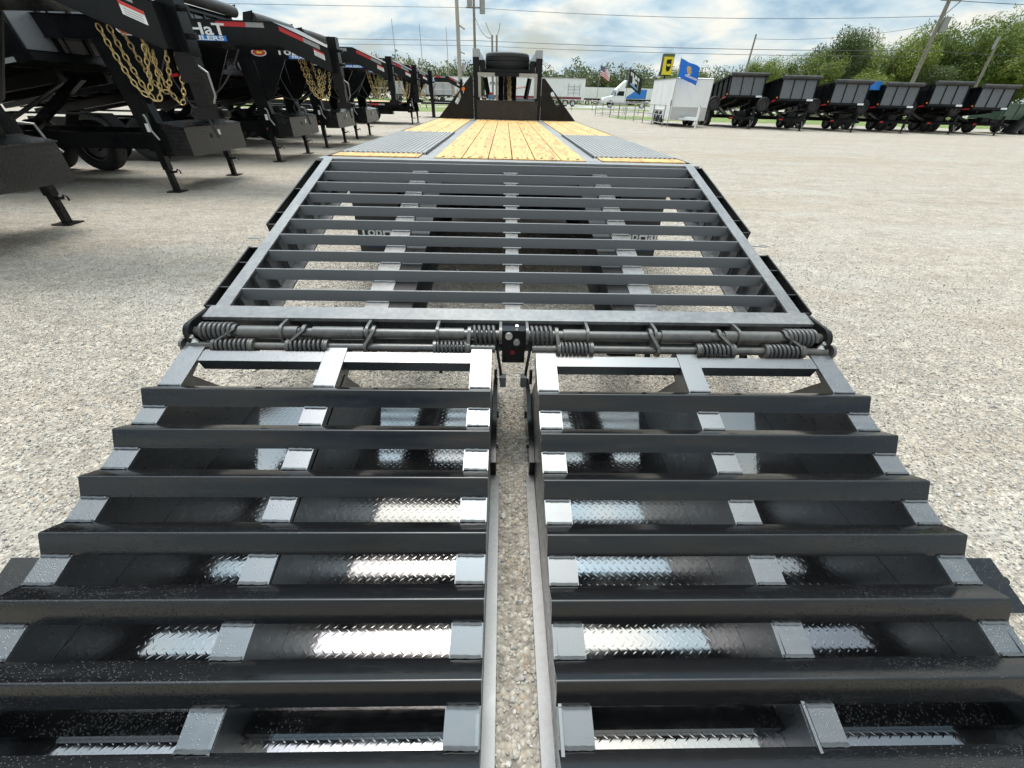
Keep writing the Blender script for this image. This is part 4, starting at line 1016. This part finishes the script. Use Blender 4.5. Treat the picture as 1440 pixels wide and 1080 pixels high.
def disc_on(f, cu, cv, ru, rv, off):
    vs = []; n = 16
    for s in (-1, 1):
        for k in range(n): p = f(cu + ru * math.cos(2 * math.pi * k / n), cv + rv * math.sin(2 * math.pi * k / n)); vs.append((p[0], p[1] + off * s, p[2]))
    return MB().add(vs, [tuple(range(n)), tuple(range(n, 2 * n))[::-1]] + [(i, (i + 1) % n, n + (i + 1) % n, n + i) for i in range(n)])
part('shield', disc_on(f, .55, .60, .17, .22, .010), goldp, fl, None); part('feathers', disc_on(f, .55, .40, .08, .10, .012), whitef, fl, None); part('peace_pipe', disc_on(f, .55, .62, .10, .06, .014), redf, fl, None)
p0, p1 = f(.28, .16), f(.84, .16); d_ = (Vector(p1) - Vector(p0)).normalized()
text('OKLAHOMA', .135, whitef, fl, face((p0[0], p0[1] - .12, p0[2]), (d_.x, 0, d_.z), (-d_.z, 0, d_.x)), bold=.004, ext=.002)

# ------------------------------------------------------------------ pipe fence, sign, poles and wires
def pipe_fence(pts, label, posts=True, h=1.05):
    g = thing('pipe_fence', label, 'fence', (pts[0][0], pts[0][1], 0))
    for (a, b) in zip(pts[:-1], pts[1:]):
        n = max(1, round(math.dist(a, b) / 2.2))
        for k in range(n + 1):
            x, y = a[0] + (b[0] - a[0]) * k / n, a[1] + (b[1] - a[1]) * k / n
            part('post', MB().cyl((x, y, 0), (x, y, h + .02), .032, 8), galv, g)
        for z in (h, h * .55, .18):
            part('rail', MB().cyl((a[0], a[1], z), (b[0], b[1], z), .022, 6), galv, g)
pipe_fence([(8.44, 45.2), (9.05, 38.5), (9.35, 32.6), (9.30, 28.2)], 'grey pipe fence running along the grass to the white cargo trailer')
pipe_fence([(8.44, 45.2), (13.6, 49.3), (19, 52.0), (30, 55)], 'grey pipe fence behind the grass between the two small flags')
pipe_fence([(4.2, 62), (8.2, 60), (13, 58)], 'low grey fence in front of the far semi trailer')
def chain_fence(x0, x1, y, label):
    g = thing('chain_link_fence', label, 'fence', (x0, y, 0)); n = int((x1 - x0) / 3)
    for k in range(n + 1): part('post', MB().cyl((x0 + 3 * k, y, 0), (x0 + 3 * k, y, 1.8), .03, 6), galv, g)
    part('top_rail', MB().cyl((x0, y, 1.78), (x0 + 3 * n, y, 1.78), .02, 6), galv, g)
    mb = MB()
    for k in range(n * 6): mb.cyl((x0 + k * .5, y, .05), (x0 + (k + 1) * .5, y, 1.75), .004, 3); mb.cyl((x0 + k * .5, y, 1.75), (x0 + (k + 1) * .5, y, .05), .004, 3)
    part('mesh', mb, galv, g, None, kind='stuff')
chain_fence(-48, -4, 63, 'chain link fence along the verge behind the parked goosenecks')
g = thing('pole_sign', 'yellow and black box sign on a black post above the cargo trailer', 'sign', (17.4, 55, 0))
part('post', MB().cyl((17.4, 55, 0), (17.4, 55, 3.6), .09, 10), black, g)
cab = part('cabinet', MB().box((16.82, 54.8, 3.45), (18.12, 55.5, 5.30)), black, g)
cab.parent.scale = (.86, 1, 1)
part('face', MB().box((16.85, 54.79, 3.52), (18.09, 54.799, 5.05)), yellow, cab); part('header', MB().box((16.85, 54.785, 5.07), (18.09, 54.798, 5.27)), mat('olive_print', (.10, .12, .05), .5), cab)
part('emblem', MB().prism([(z, x) for x, z in [(17.22, 4.8), (17.82, 4.85), (17.87, 4.2), (17.72, 3.85), (17.42, 3.8), (17.27, 4.1)]], 1, 54.782, 54.789), black_flat, cab); part('emblem_bar', MB().box((17.32, 54.774, 4.25), (17.79, 54.781, 4.45)), yellow, cab)
def pole(base, top, r, label, arms=(), name='utility_pole', m=None):
    g = thing(name, label, 'pole', base); part('shaft', MB().tube([base, top], [r, r * .75], 10), m or polewood, g)
    for mbp, mm, nm in arms: part(nm, mbp, mm, g)
    return g
pole((-3.66, 40.6, 0), (-3.66, 40.6, 9.0), .17, 'tall pale concrete pole with small floodlights left of the spare tyre', [
    (MB().box((-3.45, 40.5, 2.85), (-3.25, 40.7, 3.35)), galv, 'meter_box'),
    (MB().beam((-3.5, 40.6, 5.55), (-3.15, 40.5, 5.35), .16, .10), galv, 'floodlight'), (MB().beam((-3.5, 40.6, 4.0), (-3.2, 40.5, 3.9), .12, .08), galv, 'floodlight')], 'light_pole', mat('concrete_pole', fn=f_paint((.36, .34, .30), .7, .9, .4)))
pole((-3.53, 60, 0), (-3.53, 60, 10.6), .17, 'utility pole with two transformers behind the trailer neck', [
    (MB().cyl((-2.6, 59.9, 8.6), (-2.6, 59.9, 9.9), .3, 14), galv, 'transformer'), (MB().cyl((-4.0, 59.9, 9.2), (-4.0, 59.9, 10.2), .28, 14), galv, 'transformer'), (MB().beam((-4.4, 60, 9.1), (-2.3, 60, 9.1), .10, .12), polewood, 'crossarm')])
pole((-1.15, 46.3, 0), (-1.2, 46.3, 5.6), .11, 'left post of a close pair of short posts behind the neck', [(MB().tube([(-1.2, 46.3, 5.5), (-1.5, 46.3, 5.9), (-1.75, 46.3, 6.4)], .03, 6), galv, 'bracket')])
pole((-.80, 46.3, 0), (-.80, 46.3, 5.6), .11, 'right post of a close pair of short posts behind the neck', [(MB().tube([(-.8, 46.3, 5.5), (-.6, 46.3, 5.9), (-.5, 46.3, 6.4)], .03, 6), galv, 'bracket')])
pole((28.55, 60, 0), (28.55, 60, 7.6), .12, 'slim utility pole above the first raised dump trailer')
pole((49.35, 60, 0), (48.9, 60, 11.6), .25, 'tall utility pole in front of the right hand wood, with transformer', [
    (MB().cyl((49.55, 59.8, 8.2), (49.55, 59.8, 9.5), .35, 14), galv, 'transformer'), (MB().beam((47.9, 59.9, 10.9), (50.1, 59.9, 10.9), .12, .14), polewood, 'crossarm'), (MB().beam((49.0, 59.9, 9.6), (50.6, 59.9, 11.3), .08, .08), polewood, 'brace')])
pole((57.5, 60, 0), (57.0, 60, 7.3), .17, 'short utility pole among the trees at the far right', [(MB().cyl((56.7, 59.9, 6.9), (56.7, 59.9, 8.0), .15, 8), galv, 'insulator')])
def wire(pts, label, r=.018): o = part('power_line', MB().tube(pts, r, 5), cable); return tag(o, label, 'power line', 'power lines across the sky')
span = lambda x0, x1, y0, y1, z0, z1, sag, n=18: [(x0 + (x1 - x0) * i / n, y0 + (y1 - y0) * i / n, z0 + (z1 - z0) * i / n - sag * 4 * i / n * (1 - i / n)) for i in range(n + 1)]
wire(span(-90, -3.53, 62, 60, 6.4, 6.35, .3) + span(-3.5, 49.1, 60, 60, 6.35, 6.6, .25)[1:], 'upper of two close power lines crossing low over the spare tyre', .03)
wire(span(-90, -3.53, 62, 60, 5.95, 5.9, .3) + span(-3.5, 49.1, 60, 60, 5.9, 6.1, .25)[1:], 'lower of two close power lines crossing low over the spare tyre', .024)
wire(span(-90, -3.53, 62, 60, 9.0, 9.1, .2) + span(-3.5, 48.9, 60, 60, 9.1, 9.6, .5)[1:], 'high power line crossing above the far trees', .024)
wire(span(49, 110, 60, 60, 10.9, 12.5, .8), 'highest power line at the right, off the tall pole', .03)
wire(span(49.2, 110, 60, 60, 6.6, 6.4, .4), 'power line running right from the middle of the tall pole', .026)
wire(span(28.55, 49.2, 60, 60, 7.2, 9.0, .5), 'thin line from the slim pole up to the tall pole', .018)
wire(span(-3.53, -1.2, 60, 46.3, 8.6, 5.4, .6), 'slack drop line from the transformer pole to the pair of posts', .03)
for i, (x, z, nm) in enumerate(((-22.2, 13, 'left'), (-16.9, 12.4, 'middle'), (-11.7, 12, 'right'))):
    o = part('antenna_mast', MB().tube([(x, 105, 0), (x, 105, z)], [.09, .05], 5), galv); tag(o, f'thin antenna mast, the {nm} one of three above the far trees on the left', 'mast', 'thin antenna masts')

# ------------------------------------------------------------------ semi trailer, tractor and other far vehicles
g = thing('semi_trailer', 'long white semi trailer with maroon stripe parked beyond the neck', 'trailer', (6, 86, 0))
bd = part('body', MB().box((-3.5, 86, 1.0), (13.8, 88.5, 3.95)), white, g)
part('stripe', MB().box((-3.5, 85.985, 1.05), (13.3, 85.999, 1.38)), maroon, bd)
part('roof_rail', MB().box((-3.52, 85.96, 3.88), (13.82, 88.52, 4.0)), silver, bd)
for k in range(3): part('ladder_rail', MB().box((10.9 + k * 1.0, 85.95, 1.5), (10.96 + k * 1.0, 85.985, 3.2)), galv, bd)
for k in range(3): part('ladder_rung', MB().box((10.9, 85.94, 1.9 + .45 * k), (12.9, 85.95, 1.95 + .45 * k)), galv, bd)
text('PERFORMANCE', .62, mat('dark_blue_print', (.03, .035, .08), .5), bd, face((-2.65, 85.97, 2.75), (1, 0, 0), (0, 0, 1)), bold=.01)
part('script_line', MB().tube([(1.7 + .16 * k, 85.97, 2.35 + .06 * k * .4 + .12 * math.sin(k * 2.1)) for k in range(14)], .05, 5), redprint, bd)
part('bumper', MB().box((13.2, 86.2, .55), (13.85, 88.3, .95)), silver, g)
for x in (11.9, 10.6): wheel(g, (x, 86.25, .5), .5, .5, 1, 24, rim_white)
part('side_skirt', MB().box((1.5, 86.1, .55), (8.5, 86.2, 1.0)), greyp, g)
g = thing('semi_tractor', 'white day cab semi tractor standing on the road behind the flags', 'truck', (19, 82, 0))
cabp = [(15.75, .75), (15.75, 1.25), (16.05, 1.65), (17.55, 1.95), (18.15, 2.95), (20.15, 3.05), (20.15, .75)]
cb_ = part('cab', MB().prism([(z, x) for x, z in cabp], 1, 81.2, 83.4), whitep, g)
part('side_window', MB().prism([(z, x) for x, z in [(18.25, 2.05), (18.62, 2.75), (19.65, 2.75), (19.65, 2.0)]], 1, 81.18, 81.199), glass, cb_)
part('windscreen', MB().add([(17.62, 81.35, 2.03), (17.62, 83.25, 2.03), (18.10, 83.25, 2.88), (18.10, 81.35, 2.88)], [(0, 1, 2, 3)]).xform(Matrix.Translation((-.03, 0, .03))), glass, cb_)
part('roof_deflector', MB().prism([(z, x) for x, z in [(18.1, 2.97), (19.75, 4.45), (19.95, 4.5), (19.7, 3.06)]], 1, 81.4, 83.2), whitep, g)
part('wheel_arch', MB().prism([(z, x) for x, z in [(16.6, .6), (16.75, 1.1), (17.3, 1.3), (17.85, 1.15), (18.1, .6)]], 1, 81.17, 81.198), black_flat, cb_)
part('mirror', MB().box((17.9, 80.95, 2.0), (18.05, 81.1, 2.6)), black_flat, cb_); part('step', MB().box((18.2, 81.0, .55), (19.9, 81.19, .85)), silver, g)
part('frame', MB().box((20.2, 81.6, .75), (24.6, 82.9, 1.0)).box((20.3, 81.3, .6), (21.6, 81.7, 1.05)), black_flat, g)
for x in (17.35, 23.3): wheel(g, (x, 81.35, .52), .52, .34, 1, 24, rim_white)
part('grille', MB().box((15.70, 81.5, .85), (15.748, 83.1, 1.5)), silver, g); part('bumper', MB().box((15.55, 81.2, .45), (16.0, 83.4, .80)), silver, g)
g.scale = (.90, .9, .84)
g = thing('box_trailer', 'long white trailer with a blue painted corner behind the tractor', 'trailer', (22, 104, 0))
bd = part('body', MB().box((15.0, 104, 1.25), (36, 106.4, 3.15)), white, g); part('blue_panel', MB().prism([(z, x) for x, z in [(25.0, 1.3), (26.6, 2.2), (27.6, 2.9), (29.8, 2.95), (29.8, 1.35)]], 1, 103.97, 103.998), blue, bd)
for x in (33.2, 34.5, 17.5): wheel(g, (x, 104.2, .5), .5, .4, 1, 20, rim_white)
part('frame', MB().box((15, 104.3, 1.0), (36, 106.2, 1.24)), black_flat, g)
def parked_box(x0, x1, y, z0, z1, label, m=None, name='box_trailer'):
    g = thing(name, label, 'trailer', ((x0 + x1) / 2, y, 0)); b_ = part('body', MB().box((x0, y, z0), (x1, y + 2.4, z1)), m or white, g)
    part('roof_rail', MB().box((x0 - .02, y - .03, z1 - .08), (x1 + .02, y + 2.43, z1 + .04)), silver, b_)
    for x in (x1 - 1.0, x1 - 2.2, x0 + 1.2): wheel(g, (x, y + .2, .48), .48, .35, 1, 18, rim_black)
    part('frame', MB().box((x0, y + .3, z0 - .22), (x1, y + 2.1, z0 - .01)), black_flat, g); return g, b_
g, b_ = parked_box(-20.5, -9.0, 88, 1.2, 2.9, 'grey hopper trailer with white chevron behind the far couplers', mat('grey_hopper', fn=f_paint((.40, .40, .40), .4, .6, .3)), 'hopper_trailer')
mb = MB()
for s in (-1, 1): mb.beam((-15.5, 87.97, 2.6), (-15.5 + s * 1.6, 87.97, 1.5), .02, .30, (0, 0, 1))
part('chevron', mb, whitep, b_)
for k in range(8): part('rib', MB().box((-20.3 + k * 1.55, 87.9, 1.2), (-20.1 + k * 1.55, 87.99, 2.9)), galv, b_)
parked_box(-21, -4.6, 93, 1.2, 4.0, 'tall white box trailer behind the hopper trailer on the far left')
parked_box(-58, -43, 72, 1.1, 3.6, 'white box trailer seen between the uprights of the parked goosenecks')
parked_box(-41, -31, 76, 1.1, 3.4, 'short white box trailer glimpsed under the second gooseneck')
g = thing('parked_car', 'small white car parked beyond the concrete pole', 'car', (-6.3, 70, 0))
part('body', MB().prism([(z, x) for x, z in [(-8.4, .35), (-8.4, .85), (-7.6, .95), (-7.0, 1.45), (-5.5, 1.45), (-4.8, .98), (-4.2, .9), (-4.2, .35)]], 1, 69.2, 70.9), whitep, g)
part('window', MB().prism([(z, x) for x, z in [(-7.45, .98), (-6.95, 1.38), (-5.6, 1.38), (-5.0, .98)]], 1, 69.18, 69.199), glass, g)
for x in (-7.6, -5.0): wheel(g, (x, 69.3, .32), .32, .2, 1, 16, rim_white)
# low black trailer beside the wing
g = thing('utility_trailer', 'small black trailer frame beside the left wing plate', 'trailer', (-5.0, 33, 0))
part('frame', MB().box((-5.6, 32.5, .75), (-3.4, 34.5, .85)), black_flat, g); part('post', MB().box((-4.9, 32.4, .0), (-4.7, 32.6, 1.0)), black_flat, g); part('gate', MB().box((-4.7, 32.4, .88), (-3.5, 32.5, .98)), black_flat, g)

# ------------------------------------------------------------------ trees
def crown_mesh(name, n, lobes, leafsize, seed, flat=.8):
    r = np.random.default_rng(seed); V = np.zeros((n * 4, 3)); 
    cs = r.normal(0, 1, (lobes, 3)); cs /= np.linalg.norm(cs, axis=1)[:, None]; cs *= (r.random((lobes, 1)) ** .5) * .72; cs[:, 2] *= flat
    rad = r.uniform(.20, .40, lobes)
    k = r.integers(0, lobes, n); d = r.normal(0, 1, (n, 3)); d /= np.linalg.norm(d, axis=1)[:, None]
    c = cs[k] + d * (rad[k] * (r.random(n) ** .35))[:, None]
    nrm = d * .7 + r.normal(0, .6, (n, 3)) + np.array([0, 0, .4]); nrm /= np.linalg.norm(nrm, axis=1)[:, None]
    a = np.cross(nrm, r.normal(0, 1, (n, 3))); a /= np.linalg.norm(a, axis=1)[:, None]; b = np.cross(nrm, a)
    s = leafsize * r.uniform(.6, 1.5, n)
    for q, (x, y) in enumerate(((-1, -.35), (.0, -.5), (1, .3), (.0, .5))): V[q::4] = c + a * (x * s)[:, None] + b * (y * s)[:, None]
    me = bpy.data.meshes.new(name); me.from_pydata(V.tolist(), [], [(4 * i, 4 * i + 1, 4 * i + 2, 4 * i + 3) for i in range(n)]); me.update(); return me
CR = {}
for key, m_ in (('a', leaf), ('b', leaf_y), ('c', leaf_d)):
    for v in range(2):
        me = crown_mesh('crown_' + key + str(v), 17000, 30, .024, 11 * v + ord(key)); me.materials.append(m_); CR[key + str(v)] = me
def tree_(x, y, h, w, key, label, group='trees of the right hand wood', trunk=.3, lean=0):
    g = thing('broadleaf_tree', label, 'tree', (x, y, 0), group)
    mb = MB().tube([(x, y, 0), (x + .05 * w, y, h * .35), (x + .02 * w + lean, y, h * .75)], [.035 * w + .05, .025 * w + .04, .03], 8)
    for k in range(5):
        a = k * 2.4 + x; mb.tube([(x + .03 * w, y, h * (.28 + .07 * k)), (x + math.cos(a) * w * .25, y + math.sin(a) * w * .25, h * (.55 + .05 * k)), (x + math.cos(a) * w * .36, y + math.sin(a) * w * .3, h * (.66 + .05 * k))], [.014 * w + .02, .008 * w + .01, .01], 5)
    part('trunk', mb, bark, g)
    o = bpy.data.objects.new('crown', CR[key]); C.objects.link(o); o.parent = g; o.location = (lean, 0, h * .54); o.scale = (w * .62, w * .62, h * .56); o.rotation_euler.z = x * 1.7
    return g
TREES = [(22.2, 66, 5.0, 4.6, 'a0', 'rounded tree just above the cargo trailer roof'), (26.6, 70, 5.2, 4.0, 'a1', 'thin tree left of the slim utility pole'),
 (31.5, 62, 6.2, 5.0, 'a1', 'open tree rising between the first two dump trailers'), (35.6, 66, 6.6, 5.5, 'b0', 'pale green tree behind the second dump trailer'),
 (39.3, 63, 7.3, 6.0, 'a0', 'mid green tree behind the third dump trailer'), (43.0, 66, 9.2, 6.5, 'c1', 'dark tree with high crown left of the tall pole'),
 (46.2, 69, 9.8, 5.5, 'c0', 'darkest high tree close to the left of the tall pole'), (45.6, 63, 5.4, 5.5, 'b1', 'bright low tree at the left foot of the tall pole'),
 (51.5, 66, 9.4, 7.5, 'b1', 'broad yellow green tree right of the tall pole'), (56.5, 68, 11.2, 7.5, 'a1', 'tall tree between the tall pole and the short pole'),
 (60.5, 66, 12.0, 8.0, 'a0', 'tallest tree of the wood, above the short pole'), (64.5, 63, 8.6, 8.0, 'b0', 'bright green tree right of the short pole'),
 (68.5, 67, 12.5, 9.0, 'a1', 'big tree at the right edge of the wood'), (54.0, 63, 5.6, 6.0, 'c1', 'low dark tree at the foot of the wood beside the short pole'),
 (74.5, 64, 9.5, 9.0, 'b1', 'light tree at the far right end of the wood'), (49.5, 72, 10.0, 7.0, 'a0', 'tree standing behind the tall pole transformer')]
for x, y, h, w, k, l in TREES: tree_(x, y, h, w, k, l)
# far wood along the horizon: reads as one mass
def far_wood():
    r = np.random.default_rng(5); V = []; F = []
    for k in range(230):
        x = -120 + k * 1.08 + r.uniform(-1, 1); y = 122 + r.uniform(-6, 12); h = r.uniform(5.8, 8.4); w = r.uniform(3.8, 6.0)
        n = 800; d = r.normal(0, 1, (n, 3)); d /= np.linalg.norm(d, axis=1)[:, None]; c = d * (r.random((n, 1)) ** .4) * np.array([w * .62, w * .62, h * .5]) * (1 + .28 * np.sin(d[:, :1] * 5 + d[:, 2:] * 7 + k)) + np.array([x, y, h * .52])
        nn = r.normal(0, 1, (n, 3)); nn /= np.linalg.norm(nn, axis=1)[:, None]; a = np.cross(nn, r.normal(0, 1, (n, 3))); a /= np.linalg.norm(a, axis=1)[:, None]; b = np.cross(nn, a); s = r.uniform(.16, .36, (n, 1))
        o = len(V); q = np.stack([c - a * s - b * s * .4, c - b * s * .5, c + a * s + b * s * .4, c + b * s * .5], 1).reshape(-1, 3); V += q.tolist(); F += [(o + 4 * i, o + 4 * i + 1, o + 4 * i + 2, o + 4 * i + 3) for i in range(n)]
    me = bpy.data.meshes.new('far_wood'); me.from_pydata(V, [], F); o = link('far_wood', me, mat('far_leaf', fn=f_leaf((.035, .055, .022), (.085, .11, .035), (.16, .17, .06)))); o['kind'] = 'stuff'; o['label'] = 'hazy green wood along the horizon beyond the road'
far_wood()
def scrub():
    r = np.random.default_rng(8); V = []; F = []
    for (x0, x1, y, n, h) in ((5.5, 9.5, 80, 900, 1.3),):
        c = np.stack([r.uniform(x0, x1, n), y + r.uniform(-.8, .8, n), r.random(n) ** 1.5 * h], 1); nn = r.normal(0, 1, (n, 3)); nn /= np.linalg.norm(nn, axis=1)[:, None]; a = np.cross(nn, r.normal(0, 1, (n, 3))); a /= np.linalg.norm(a, axis=1)[:, None]; b = np.cross(nn, a); s = r.uniform(.10, .25, (n, 1))
        o = len(V); q = np.stack([c - a * s, c - b * s * .5, c + a * s, c + b * s * .5], 1).reshape(-1, 3); V += q.tolist(); F += [(o + 4 * i, o + 4 * i + 1, o + 4 * i + 2, o + 4 * i + 3) for i in range(n)]
    me = bpy.data.meshes.new('shrubs'); me.from_pydata(V, [], F); o = link('shrubs', me, leaf_d); o['kind'] = 'stuff'; o['label'] = 'scrubby bushes under the white semi trailer'
scrub()
